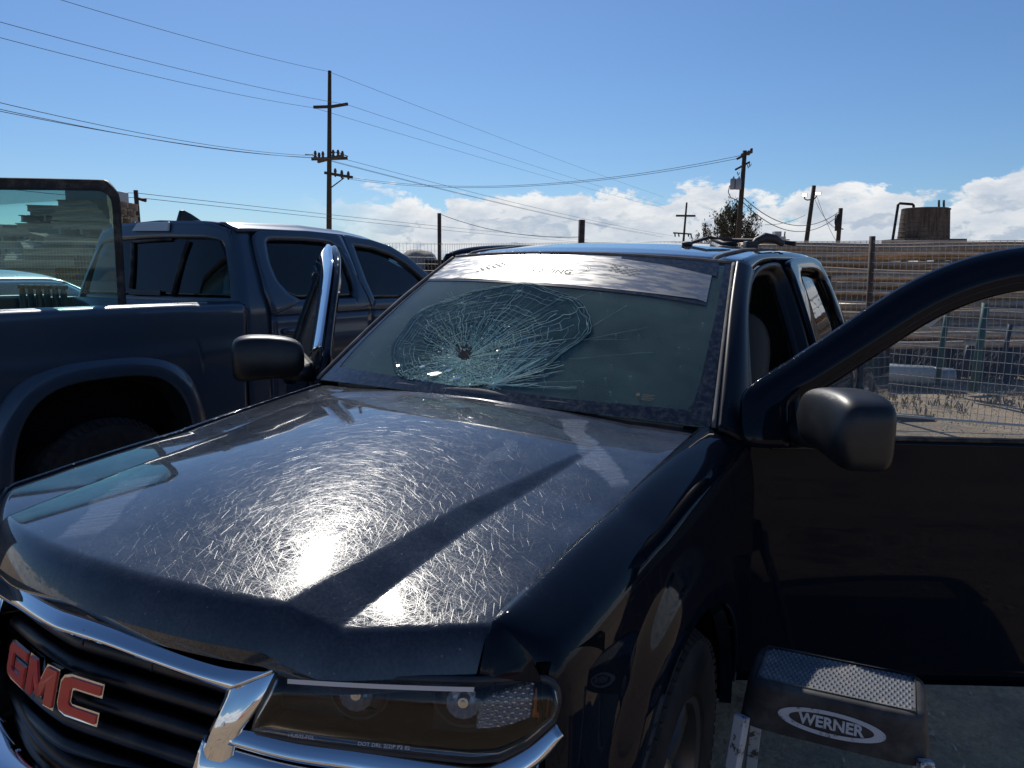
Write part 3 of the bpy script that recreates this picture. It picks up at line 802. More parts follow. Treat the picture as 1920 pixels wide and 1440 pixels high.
for xj in (.058, .196): MB().tube([FP(xj+.004, zj, .0105+.004) for zj in (.925-.075*xj-.25*xj*xj, .899-.075*xj-.25*xj*xj)], .0022, 5).done('surround_joint', 'slat_plastic', sur)
for sg in (1, -1):
    ribbon('surround_wing', [(.405, .897), (.392, .860), (.371, .821), (.356, .790), (.345, .70), (.335, .60)],
           [(.325, .866), (.326, .845), (.318, .815), (.308, .775), (.295, .70), (.285, .60)], 'chrome', sur, .010, 40, 8, .004, sg, back=1.5)
    ribbon('lamp_trim', [(.352, .803), (.441, .790), (.553, .784), (.699, .770), (.735, .778), (.775, .805), (.808, .840)],
           [(.345, .78), (.441, .766), (.553, .758), (.699, .742), (.745, .750), (.79, .785), (.818, .828)], 'chrome', sur, .008, 50, 5, .003, sg, tilt=.012)
    # bumper face below, mirror bright
    ribbon('bumper_face', [(.300, .782), (.345, .779), (.441, .765), (.553, .757), (.699, .741), (.745, .749), (.792, .783)],
           [(.28, .56), (.33, .55), (.44, .55), (.553, .55), (.68, .55), (.72, .56), (.77, .57)], 'chrome', truck, .002, 50, 10, .018, sg)
for k, zc in enumerate((.872, .826, .780, .734, .688, .642)):
    def sl(u, w_, zc=zc):
        x = lerp(-.335, .335, u); z = zc + .028*cos(pi*w_)*.5 - .030*(abs(x)/.33)**2 + (.004 if k else 0)
        return FP(x, z, -.035 + .022*sin(pi*w_) - .02*w_)
    MB().grid(sl, 60, 7).done('grille_slat', 'slat_plastic', truck, solid=.004)
MB().grid(lambda u, w_: FP(lerp(-.36, .36, u), lerp(.92, .55, w_), -.075), 30, 8).done('grille_backing', 'dark_void', truck)
# lower bumper bar in front of the grille
bp = smoothpath([Vector(q) for q in ((-.05, .690, 0), (.03, .684, 0), (.065, .676, 0), (.078, .655, 0), (.080, .61, 0))], 14)
bp2 = smoothpath([Vector(q) for q in ((.070, .600, 0), (.100, .594, 0), (.112, .575, 0), (.112, .50, 0), (.09, .42, 0))], 14)
bm_ = MB()
for prof_ in (bp, bp2): bm_.grid(lambda u, w_: (lambda q, x: FP(x, q.y+.0*x, q.x-.05*max(0, abs(x)-.7)/.12))(prof_[int(round(w_*13))], lerp(-.82, .82, u)), 90, 14)
bm_.done('bumper', 'chrome', truck, solid=.008)
# badge letters
G_ = [(1, 1), (.22, 1), (.06, .93), (0, .80), (0, .2), (.06, .07), (.22, 0), (1, 0), (1, .58), (.46, .58), (.46, .38), (.74, .38), (.74, .24), (.34, .24), (.26, .32), (.26, .68), (.34, .76), (1, .76)]
M_ = [(0, 0), (0, 1), (.30, 1), (.5, .42), (.70, 1), (1, 1), (1, 0), (.76, 0), (.76, .62), (.59, .12), (.41, .12), (.24, .62), (.24, 0)]
C_ = [(1, 1), (.22, 1), (.06, .93), (0, .80), (0, .2), (.06, .07), (.22, 0), (1, 0), (1, .24), (.34, .24), (.26, .32), (.26, .68), (.34, .76), (1, .76)]
def offset_poly(P, d_):
    n = len(P); out = []; area = sum(P[i][0]*P[(i+1) % n][1]-P[(i+1) % n][0]*P[i][1] for i in range(n)); sg = 1 if area > 0 else -1
    for i in range(n):
        a, b, c = Vector(P[i-1]), Vector(P[i]), Vector(P[(i+1) % n]); e1 = (b-a).normalized(); e2 = (c-b).normalized()
        n1 = Vector((e1.y, -e1.x))*sg; n2 = Vector((e2.y, -e2.x))*sg; k = (n1+n2); 
        if k.length < 1e-6: k = n1
        k = k.normalized(); s_ = d_/max(.45, k.dot(n1)); out.append((b.x+k.x*s_, b.y+k.y*s_))
    return out
badge = None
for nm, poly, x0, wd in (('letter_g', G_, -.176, .084), ('letter_m', M_, -.078, .090), ('letter_c', C_, .026, .084)):
    P_ = [(x0+a*wd+ (b-.5)*.004, .778+b*.062) for a, b in poly]; P_ = [(a, b - .10*abs(a+.03)**1.5) for a, b in P_]
    bk = MB().prism(offset_poly(P_, .0042), lambda a, b, h: FP(a, b, .004+h), .009).done('badge_letter', 'chrome', truck, smooth=False)
    MB().prism(P_, lambda a, b, h: FP(a, b, .013+h), .0025).done('letter_face', 'badge_red', bk, smooth=False)
    if badge is None: badge = bk

for sg in (1, -1):
    HL = [(.405, .893), (.541, .899), (.689, .902), (.766, .910), (.792, .907), (.803, .893), (.806, .875), (.803, .847), (.769, .808), (.735, .786), (.698, .781), (.553, .789), (.44, .796), (.380, .801), (.383, .83), (.395, .865)]
    lamp = None
    cx_, cz_ = .59, .845; loop = resample(V2(HL+[HL[0]]), 100); cen = [Vector((lerp(.44, .73, (p.x-.38)/.425), lerp(.80, .90, .5), 0)) for p in loop]
    v, f = fill(loop, 12, lambda q, s: FP(q.x*sg, q.y, .008+.012*(1-abs(2*s-1)**4)), 60)
    lamp = obj('headlight', v, f, 'smoked_lens', truck, solid=.003)
    rim_ = MB().tube([FP(q.x*sg, q.y, .006) for q in loop], .0065, 8); rim_.done('lens_rim', 'grey_plastic', lamp)
    bx = [Vector((lerp(q.x, cx_, .03), lerp(q.y, cz_, .06), 0)) for q in loop]
    v, f = ruled(loop, bx, 3, lambda q, s: FP(q.x*sg, q.y, .004-.075*s)); obj('lamp_housing', v, f, 'slat_plastic', lamp)
    v, f = fill(bx, 6, lambda q, s: FP(q.x*sg, q.y, -.070), 40); obj('lamp_backing', v, f, 'slat_plastic', lamp)
    tp = MB().grid(lambda u, w_: FP(sg*lerp(.425, .69, u), lerp(.8935, .8855, w_)+.006*u, .024-.002*w_), 24, 3); tp.done('lens_highlight', 'lamp_white', lamp)  # white strip painting the light caught on the lens's top bevel
    for (cx, cz) in ((.520, .862), (.676, .860)):
        c = FP(cx*sg, cz, -.03); ax = (FP(cx*sg, cz, .1)-FP(cx*sg, cz, 0)).normalized()
        cup = MB().lathe([(.027, .02), (.026, .008), (.021, -.012), (.010, -.026), (.001, -.030)], c, ax, 14).done('reflector_cup', 'lamp_silver', lamp, smooth=False)
        MB().lathe([(.0005, .024), (.004, .024), (.0045, .021), (.0085, .021), (.0100, .018), (.010, .0), (.010, -.02)], c, ax, 16).done('bulb', 'chrome', cup, angle=30)
        MB().lathe([(.052, .004), (.049, .009), (.046, .004), (.030, -.016), (.026, .0)], c-ax*.006, ax, 32).done('reflector_bowl', 'slat_plastic', lamp)
    # ribbed clear corner reflector and amber marker
    rb = MB(); NXr = 13
    for i in range(NXr):
        for j in range(11):
            x0, x1 = lerp(.698, .774, i/NXr), lerp(.698, .774, (i+1)/NXr); zb_, zt_ = lerp(.818, .840, (i/NXr)**2), lerp(.862, .896, (i/NXr)**.8)
            z0, z1 = lerp(zb_, zt_, j/11), lerp(zb_, zt_, (j+1)/11); xm, zm = (x0+x1)/2, (z0+z1)/2
            rb.add([FP(sg*x0, z0, -.018), FP(sg*x1, z0, -.018), FP(sg*x1, z1, -.022), FP(sg*x0, z1, -.022), FP(sg*xm, zm, -.0115-.003*((i*7+j*5) % 3))], [(0, 1, 4), (1, 2, 4), (2, 3, 4), (3, 0, 4)])
    rb.done('corner_reflector', 'lamp_silver', lamp, smooth=False)
    am = MB().grid(lambda u, w_: FP(sg*lerp(.775, .797, u), lerp(.900, .842, w_), -.010+.003*(int(u*8) % 2)), 9, 4); am.done('amber_marker', 'amber_plastic', lamp, smooth=False)
    if sg == 1:
        for body, cx, cz, sz in (('HU502-FGL', .455, .806, .0080), ('DOT DRL 2(2)P P2 02', .575, .802, .0080)):
            tv, tf = text_mesh(body, sz, lambda x, y, z: FP(cx+x, cz+y-.02*x, .0205+z), .0002); obj('lens_print', tv, tf, 'print_white', lamp, smooth=False)
    # dark gap panel round the lamp and body valance under it
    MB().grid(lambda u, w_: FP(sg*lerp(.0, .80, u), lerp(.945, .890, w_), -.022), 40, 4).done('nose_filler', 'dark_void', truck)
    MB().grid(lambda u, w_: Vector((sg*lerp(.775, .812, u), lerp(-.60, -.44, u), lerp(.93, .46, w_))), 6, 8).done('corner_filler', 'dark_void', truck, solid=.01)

# wheels
def wheel(parent, c, sg, steer=0.0, paint='wheel_alloy', R=.362, Rr=.205, wdt=.215, name='wheel'):
    w0 = bpy.data.objects.new(name, None); COL.objects.link(w0); w0.parent = parent; w0.location = c; w0.rotation_euler = (0, 0, steer)
    h = wdt/2; ax = (sg, 0, 0)
    prof = [(Rr+.005, -h*.8), (Rr+.02, -h), (R*.8, -h*1.08), (R*.95, -h*.96), (R-.004, -h*.7)]
    prof += [(R, -h*.66), (R, -h*.30), (R-.009, -h*.29), (R-.009, -h*.22), (R, -h*.21), (R, h*.21), (R-.009, h*.22), (R-.009, h*.29), (R, h*.30), (R, h*.66)]
    prof += [(R-.004, h*.7), (R*.95, h*.96), (R*.9, h*1.04), (R*.8, h*1.08), (Rr+.03, h*1.02), (Rr+.018, h), (Rr+.005, h*.85)]
    ty = MB().lathe(prof, (0, 0, 0), ax, 72)
    for k in range(64):                    # shoulder blocks
        a = 2*pi*k/64
        for s2 in (1, -1):
            m3 = Matrix.Rotation(a, 3, 'X'); c3 = m3 @ Vector((s2*h*.80, 0, R*.962)); ty.box(c3, (h*.42, .022, .022), m=m3 @ Matrix.Rotation(s2*.5, 3, 'Y'))
    ty.done('tyre', 'tyre_rubber', w0, angle=35)
    rm = MB().lathe([(Rr+.012, h*.90), (Rr+.004, h*.95), (Rr-.010, h*.88), (Rr-.016, h*.5), (Rr-.02, -h*.6), (Rr+.004, -h*.8)], (0, 0, 0), ax, 64)
    rm.lathe([(.062, h*.25), (.062, h*.62), (.05, h*.70), (.001, h*.72)], (0, 0, 0), ax, 28)
    for k in range(5):
        a = 2*pi*k/5+.3; m3 = Matrix.Rotation(a, 3, 'X')
        pts = [(.048, .036), (.12, .026), (Rr-.014, .044)]
        v = []
        for r_, hw in pts:
            for (xx, yy) in ((h*.15, -hw*1.15), (h*.62+.01*(r_ > .1), -hw*.7), (h*.62+.01*(r_ > .1), hw*.7), (h*.15, hw*1.15)): v.append(m3 @ Vector((xx*sg, yy, r_)))
        f = []
        for i in range(2):
            for j in range(3): f.append((i*4+j, i*4+j+1, i*4+5+j, i*4+4+j))
        rm.add(v, f)
    rm.done('rim', paint, w0, angle=40)
    MB().lathe([(.15, -h*.2), (.15, -h*.05), (.03, -h*.02)], (0, 0, 0), ax, 30).done('brake_disc', 'dark_steel', w0)
    return w0
wheel(truck, (.735, 0, .362), 1, .05); wheel(truck, (-.735, 0, .326), -1, .05)
wheel(truck, (.735, 3.25, .362), 1); wheel(truck, (-.735, 3.25, .326), -1)

# bed, cab back, underbody and interior
for sg in (1, -1):
    def bs(u, w_):
        y = lerp(2.99, 4.85, u); z = lerp(1.10, .46, w_); dd = sqrt((y-3.25)**2+(z-.375)**2)
        return Vector((sg*(.80+.035*sst(.60-dd, 0, .08)+.02*sin(pi*w_*.7)-.05*max(0, u-.93)/.07*.6), y, max(z, (.375+sqrt(max(0, .43**2-(y-3.25)**2))) if abs(y-3.25) < .43 else 0)))
    MB().grid(bs, 60, 20).done('bed_side', 'navy_paint', truck, solid=.05)
MB().box((0, 4.83, .80), (1.45, .05, .56)).done('tailgate', 'navy_paint', truck, bevel=.01, smooth=False)
MB().box((0, 3.9, .62), (1.5, 1.8, .03)).done('bed_floor', 'dark_void', truck, smooth=False)
MB().box((0, 2.0, .44), (1.45, 5.2, .10)).done('underbody', 'dark_void', truck, smooth=False)
cb = MB(); cb.box((0, 2.90, .80), (1.50, .04, .62)); cb.box((0, 2.88, 1.30), (1.34, .03, .45)); cb.done('cab_back', 'interior_fabric', truck, smooth=False)
for sg in (1, -1): MB().box((sg*.77, 1.75, .43), (.10, 2.3, .09)).done('rocker_panel', 'navy_paint', truck, bevel=.02)
fw_ = MB(); fw_.box((0, .56, .80), (1.38, .03, .62)); fw_.done('firewall', 'dark_void', truck, smooth=False)
MB().box((0, -.1, .70), (1.2, 1.2, .25)).done('engine_block', 'dark_void', truck, smooth=False)
hl_ = MB().grid(lambda u, v: roof_pt(u*.94+.03, v*.98+.01)-Vector((0, 0, .035)), 20, 12); hl_.done('headliner', 'interior_tan', truck)
# dashboard
def dash(u, w_):
    x = lerp(-.70, .70, u); prof = [(.45, 1.118), (.62, 1.125), (.74, 1.13), (.80, 1.11), (.82, 1.03), (.80, .86), (.76, .72)]
    k = w_*(len(prof)-1); i = min(int(k), len(prof)-2); t = k-i; y = lerp(prof[i][0], prof[i+1][0], t); z = lerp(prof[i][1], prof[i+1][1], t)
    if .12 < x < .62 and i <= 3: z += .045*sin(pi*(x-.12)/.50)*sst(y, .55, .72)
    return Vector((x*.985, y, z-.028))
db = MB().grid(dash, 60, 37).done('dashboard', 'dash_plastic', truck)
sw = bpy.data.objects.new('steering_wheel', None); COL.objects.link(sw); sw.parent = truck; sw.location = (.37, .93, 1.03); sw.rotation_euler = (radians(-62), 0, 0)
MB().tube([(.185*cos(2*pi*k/48), .185*sin(2*pi*k/48), 0) for k in range(49)], .014, 8, cap=False).done('wheel_rim', 'black_plastic', sw)
hb_ = MB(); v, f = roundbox((0, 0, -.01), (.17, .13, .06), 3.5); hb_.add(v, f)
for a in (0.1, pi-.1, -pi/2): hb_.beam((.06*cos(a), .06*sin(a), 0), (.18*cos(a), .18*sin(a), 0), .03, .015)
hb_.done('wheel_hub', 'black_plastic', sw)
for sx in (.37, -.37):
    seat = bpy.data.objects.new('seat', None); COL.objects.link(seat); seat.parent = truck; seat.location = (sx, 1.45, .55)
    v, f = roundbox((0, -.05, .12), (.50, .52, .18), 4); obj('seat_cushion', v, f, 'interior_fabric', seat)
    v, f = roundbox((0, .30, .50), (.48, .16, .66), 4, m=Matrix.Rotation(radians(-14), 3, 'X')); obj('seat_back', v, f, 'interior_fabric', seat)
    v, f = roundbox((0, .40, .90), (.26, .10, .17), 3.5); obj('headrest', v, f, 'interior_fabric', seat)
v, f = roundbox((0, 1.12, 1.46), (.22, .03, .065), 4); obj('rear_view_mirror', v, f, 'black_plastic', truck)

# front doors, swung open; local frame: u along the door from its hinge, n outward, z up
def lean(z): return -.180*(max(0, z-1.08)/.52)**1.1
def door(name, sg, ang, full=True):
    hinge = Vector((sg*.84, .62, 0)); a = radians(ang)
    du = Vector((sg*sin(a), cos(a), 0)); dn = Vector((sg*cos(a), -sin(a), 0))
    def L(u, n, z): return hinge + du*u + dn*n + Vector((0, 0, z))
    root = bpy.data.objects.new(name, None); COL.objects.link(root); root.parent = truck
    def surf(u, z, off=0.0): return L(u, lean(z)+off+.012*sin(pi*sst(z, .34, 1.08))-.035*max(0, 1-(z-.34)/.07)**2, z)
    def skin(u, w_):
        uu = lerp(-.045, 1.12, u); z = lerp(.338, 1.082, w_); e = min(u, 1-u)*1.165
        o = -.014*max(0, 1-e/.012)**2 + .004*sst(z, .76, .86)*(1-sst(z, .86, 1.0))
        return surf(uu, z, o)
    MB().grid(skin, 60, 60).done('door_skin', 'navy_paint', root, solid=.012)
    body = MB(); 
    v, f = [], []
    body.grid(lambda u, w_: L(lerp(-.035, 1.10, u), -.10-.03*sin(pi*w_)*sin(pi*u), lerp(.36, 1.06, w_)), 14, 10); body.done('door_trim', 'interior_fabric', root)
    ed = MB(); ed.grid(lambda u, w_: L(-.040, lerp(-.005, -.10, u), lerp(.36, 1.07, w_)), 3, 6); ed.grid(lambda u, w_: L(1.11, lerp(-.005, -.10, u), lerp(.36, 1.07, w_)), 3, 6)
    ed.grid(lambda u, w_: L(lerp(-.04, 1.11, u), lerp(-.005, -.10, w_), .345), 6, 3); ed.done('door_shut_face', 'navy_paint', root)
    MB().grid(lambda u, w_: L(lerp(.10, 1.09, u), lerp(.004, -.03, w_)+lean(1.08), 1.088+.006*sin(pi*w_)), 30, 5).done('belt_moulding', 'weatherstrip', root, solid=.008)
    outer = smoothpath(V2([(-.047, 1.06), (-.040, 1.15), (-.025, 1.192), (.086, 1.262), (.214, 1.344), (.328, 1.42), (.443, 1.49), (.542, 1.537), (.64, 1.572), (.75, 1.598), (.87, 1.612), (.97, 1.608), (1.04, 1.575), (1.075, 1.50), (1.10, 1.30), (1.118, 1.06)]), 120)
    inner = smoothpath(V2([(.115, 1.06), (.105, 1.15), (.118, 1.198), (.183, 1.233), (.270, 1.286), (.368, 1.345), (.466, 1.404), (.55, 1.446), (.64, 1.480), (.74, 1.506), (.85, 1.519), (.93, 1.515), (.985, 1.49), (1.01, 1.44), (1.03, 1.28), (1.045, 1.06)]), 120)
    def fr(q, s):
        o = .004 - .020*max(0, 1-s/.22)**2 - .010*sst(s, .60, .66) - .010*sst(s, .86, .90)
        return surf(q.x, q.y, o)
    v, f = ruled(outer, inner, 22, fr); fo = obj('window_frame', v, f, 'black_plastic' if False else 'navy_paint', root, solid=.035, label=None)
    if sg < 0:
        # chrome band added to paint the sky's sheen on the navy frame
        A = smoothpath(V2([(.02, 1.215), (.10, 1.272), (.214, 1.350), (.328, 1.425), (.443, 1.495), (.542, 1.543), (.75, 1.603), (.87, 1.617), (.97, 1.612), (1.04, 1.58)]), 60)
        B = smoothpath(V2([(.14, 1.155), (.20, 1.198), (.285, 1.252), (.385, 1.308), (.48, 1.364), (.57, 1.406), (.72, 1.460), (.85, 1.475), (.92, 1.470), (.96, 1.445)]), 60)
        v, f = ruled(A, B, 8, lambda q, s: surf(q.x, q.y, .016+.020*sin(pi*s*.85))); obj('frame_sheen', v, f, 'chrome', root, solid=.004)
    sp_ = smoothpath([q.lerp(p, .93) for q, p in zip(outer, inner)], 120)
    MB().tube([surf(q.x, q.y, -.016) for q in sp_], .007, 6).done('window_seal', 'weatherstrip', root)
    v, f = fill(inner, 10, lambda q, s: surf(q.x, q.y, -.024), 60); obj('window', v, f, 'door_glass' if sg > 0 else 'dirty_glass', root, solid=.004)
    # corner sail and mirror
    v = [surf(a_, b_, .006) for a_, b_ in ((.02, 1.05), (.03, 1.17), (.13, 1.19), (.21, 1.10), (.20, 1.05))]; obj('mirror_sail', v, [(0, 1, 2, 3, 4)], 'black_plastic', root, solid=.02, bevel=.004, smooth=False)
    mir = bpy.data.objects.new('door_mirror', None); COL.objects.link(mir); mir.parent = root
    B3 = Matrix((du, dn, Vector((0, 0, 1)))).transposed()
    mc = L(.13, .240 if sg > 0 else .165, 1.168 if sg > 0 else 1.155)
    v, f = roundbox((0, 0, 0), (.135, .325 if sg > 0 else .27, .176), 4.6, 40, 24)
    vv_ = []
    for q in v:
        q = Vector(q); k = (q.y+.13)/.26                   # grows outward, droops towards the arm
        q.z *= lerp(.86, 1.04, k); q.x *= 1.0; q.x -= .05*max(0, .5-k)*0; q.z += .010*sin(pi*k)
        q.x += .035*(.5-abs(q.z)/.205)*(-1 if q.x < 0 else 0)
        vv_.append(mc + B3 @ q)
    obj('mirror_housing', vv_, f, 'black_plastic', mir)
    MB().box(mc + B3 @ Vector((.064, 0, 0)), (.006, .15, .12), m=B3).done('mirror_glass', 'chrome', mir, smooth=False, bevel=.002)
    MB().tube([L(.09, .0, 1.105), L(.10, .06, 1.10), L(.115, .13, 1.115)], [.038, .030, .034], 14).done('mirror_arm', 'black_plastic', mir)
    v, f = roundbox(L(.98, .028, .955), (.035, .20, .045), 3, m=Matrix((dn, du, Vector((0, 0, 1)))).transposed()); obj('handle', v, f, 'navy_paint', root)
    # thin body-side crease strip
    return root
door('front_door', 1, 90-29.568); door('front_door', -1, 50)
# small sticker low on the door jamb
MB().box((.862, .66, .50), (.004, .03, .03), rz=radians(-60)).done('jamb_sticker', 'print_faint', truck, smooth=False)

# ================================================================== loose trim lying on the roof
t = thing('rubber_strip', 'straight black rubber strip lying across the far side of the navy roof', 'rubber strip')
MB().box((-.10, 2.72, 1.668), (.62, .035, .012), rz=.05).done('strip_blade', 'weatherstrip', t, smooth=False, bevel=.003)
t = thing('trim_moulding', 'bent black moulding with a forked left end propped on the navy roof', 'trim moulding')
mo = MB(); mo.tube([(.20, 2.30, 1.712), (.24, 2.28, 1.694), (.34, 2.25, 1.690), (.50, 2.20, 1.684), (.62, 2.15, 1.668)], .010, 6); mo.tube([(.20, 2.30, 1.70), (.27, 2.25, 1.675), (.34, 2.20, 1.672)], .012, 6)
mo.done('moulding_bar', 'weatherstrip', t)
t = thing('suction_tool', 'crumpled grey rubber piece resting at the right of the navy roof', 'tool')
su = MB(); su.tube([(.485, 1.90, 1.650), (.50, 1.92, 1.672), (.53, 1.95, 1.690), (.565, 1.98, 1.684), (.60, 2.00, 1.660)], [.010, .018, .022, .020, .012], 8); su.box((.49, 1.86, 1.655), (.05, .06, .03), rz=.5)
su.done('tool_body', 'grey_plastic', t, bevel=.006)
t = thing('windshield_clip', 'short black bracket with a pale shoe standing on the navy roof behind the windshield', 'bracket')
cl = MB(); cl.beam((.305, 1.60, 1.655), (.345, 1.72, 1.682), .016, .012); cl.beam((.345, 1.72, 1.682), (.43, 1.78, 1.676), .016, .010); cl.done('bracket_arm', 'weatherstrip', t, bevel=.002)
v, f = roundbox((.300, 1.585, 1.652), (.04, .05, .02), 3); obj('bracket_shoe', v, f, 'grey_plastic', t)

# ================================================================== platform ladder by the open driver door
st_ = thing('work_platform', 'black platform stepladder with diamond tread and oval logo beside the open driver door', 'step stool', (1.128, .118, 0), radians(3.8))
def SL(x, y, z): return Vector((x, y, z))
HW, HD, ZT = .172, .098, .672
top = MB()
def shell(u, w_):
    # rounded rectangle rings, from the top edge down the apron, flaring
    a = 2*pi*u; k = 3.6/2; p = 2/7.0
    fl_ = [(0.0, ZT, -.016), (.12, ZT, -.006), (.2, ZT-.004, 0.0), (.3, ZT-.012, .003), (1.0, ZT-.100, .014)]
    i = 0
    while i < 3 and w_ > fl_[i+1][0]: i += 1
    t = (w_-fl_[i][0])/(fl_[i+1][0]-fl_[i][0]); z = lerp(fl_[i][1], fl_[i+1][1], t); o = lerp(fl_[i][2], fl_[i+1][2], t)
    def sp(x): return math.copysign(abs(x)**p, x)
    return SL((HW+o)*sp(cos(a)), (HD+o)*sp(sin(a)), z)
top.grid(shell, 97, 14)
top.done('platform_cap', 'stool_black', st_, angle=50)
dk = MB(); dk.box((0, 0, ZT-.006), (2*HW-.03, 2*HD-.03, .006)); dk.done('platform_deck', 'tread_plastic', st_, smooth=False)
gr_ = MB(); 
gr_.tube([SL(sx*(HW-.018), sy*(HD-.016), ZT+.0005) for sx, sy in ((-1, -1), (1, -1), (1, 1), (-1, 1), (-1, -1))], .0022, 6, cap=False); gr_.done('tread_border', 'stool_black', st_)
tr_ = MB(); nx_, ny_ = 27, 12
for i in range(nx_):
    for j in range(ny_):
        x = lerp(-HW+.026, HW-.026, (i+.5*(j % 2))/(nx_-.5)); y = lerp(-HD+.024, HD-.024, j/(ny_-1)); a, b = .0052, .0066; z = ZT-.003
        tr_.add([(x-a, y, z), (x, y-b, z), (x+a, y, z), (x, y+b, z), (x, y, z+.0035)], [(0, 1, 4), (1, 2, 4), (2, 3, 4), (3, 0, 4)])
tr_.done('tread_studs', 'tread_plastic', st_, smooth=False)['kind'] = 'stuff'
def apron(x, y, off): # front face of the apron (towards -Y)
    yy = -(HD+.0035+(ZT-.012-y)/.088*.011)
    return SL(x, yy-off, y)
def ring(a0, b0, a1, b1, zc, off, seg=64):
    g = MB()
    for k in range(seg):
        t0, t1 = 2*pi*k/seg, 2*pi*(k+1)/seg
        g.add([apron(a0*cos(t0), zc+b0*sin(t0), off), apron(a0*cos(t1), zc+b0*sin(t1), off), apron(a1*cos(t1), zc+b1*sin(t1), off), apron(a1*cos(t0), zc+b1*sin(t0), off)], [(0, 1, 2, 3)])
    return g
lg = ring(.104, .0265, .082, .0185, ZT-.054, .0016).done('logo_oval', 'print_white', st_, smooth=False, solid=.0005)
tv, tf = text_mesh('WERNER', .032, lambda x, y, z: apron(x*.96, ZT-.054+y, .0016+z), .0003, bold=.0011); obj('logo_lettering', tv, tf, 'print_white', lg, smooth=False)
for sx in (-1, 1):
    rl = MB(); rl.beam((sx*(HW+.004), -HD-.012, ZT-.08), (sx*(HW+.055), -HD-.14, .02), .028, .024); rl.done('front_leg', 'scuffed_aluminium', st_, smooth=False, bevel=.003)
    rl = MB(); rl.beam((sx*(HW-.004), HD-.002, ZT-.08), (sx*(HW+.045), HD+.20, .02), .028, .022); rl.done('rear_leg', 'scuffed_aluminium', st_, smooth=False, bevel=.003)
    v, f = roundbox((sx*(HW+.056), -HD-.145, .02), (.04, .05, .04), 4); obj('foot', v, f, 'stool_black', st_)
MB().box((0, -HD-.075, .30), (2*HW+.04, .07, .025)).done('step', 'stool_black', st_, bevel=.004, smooth=False)

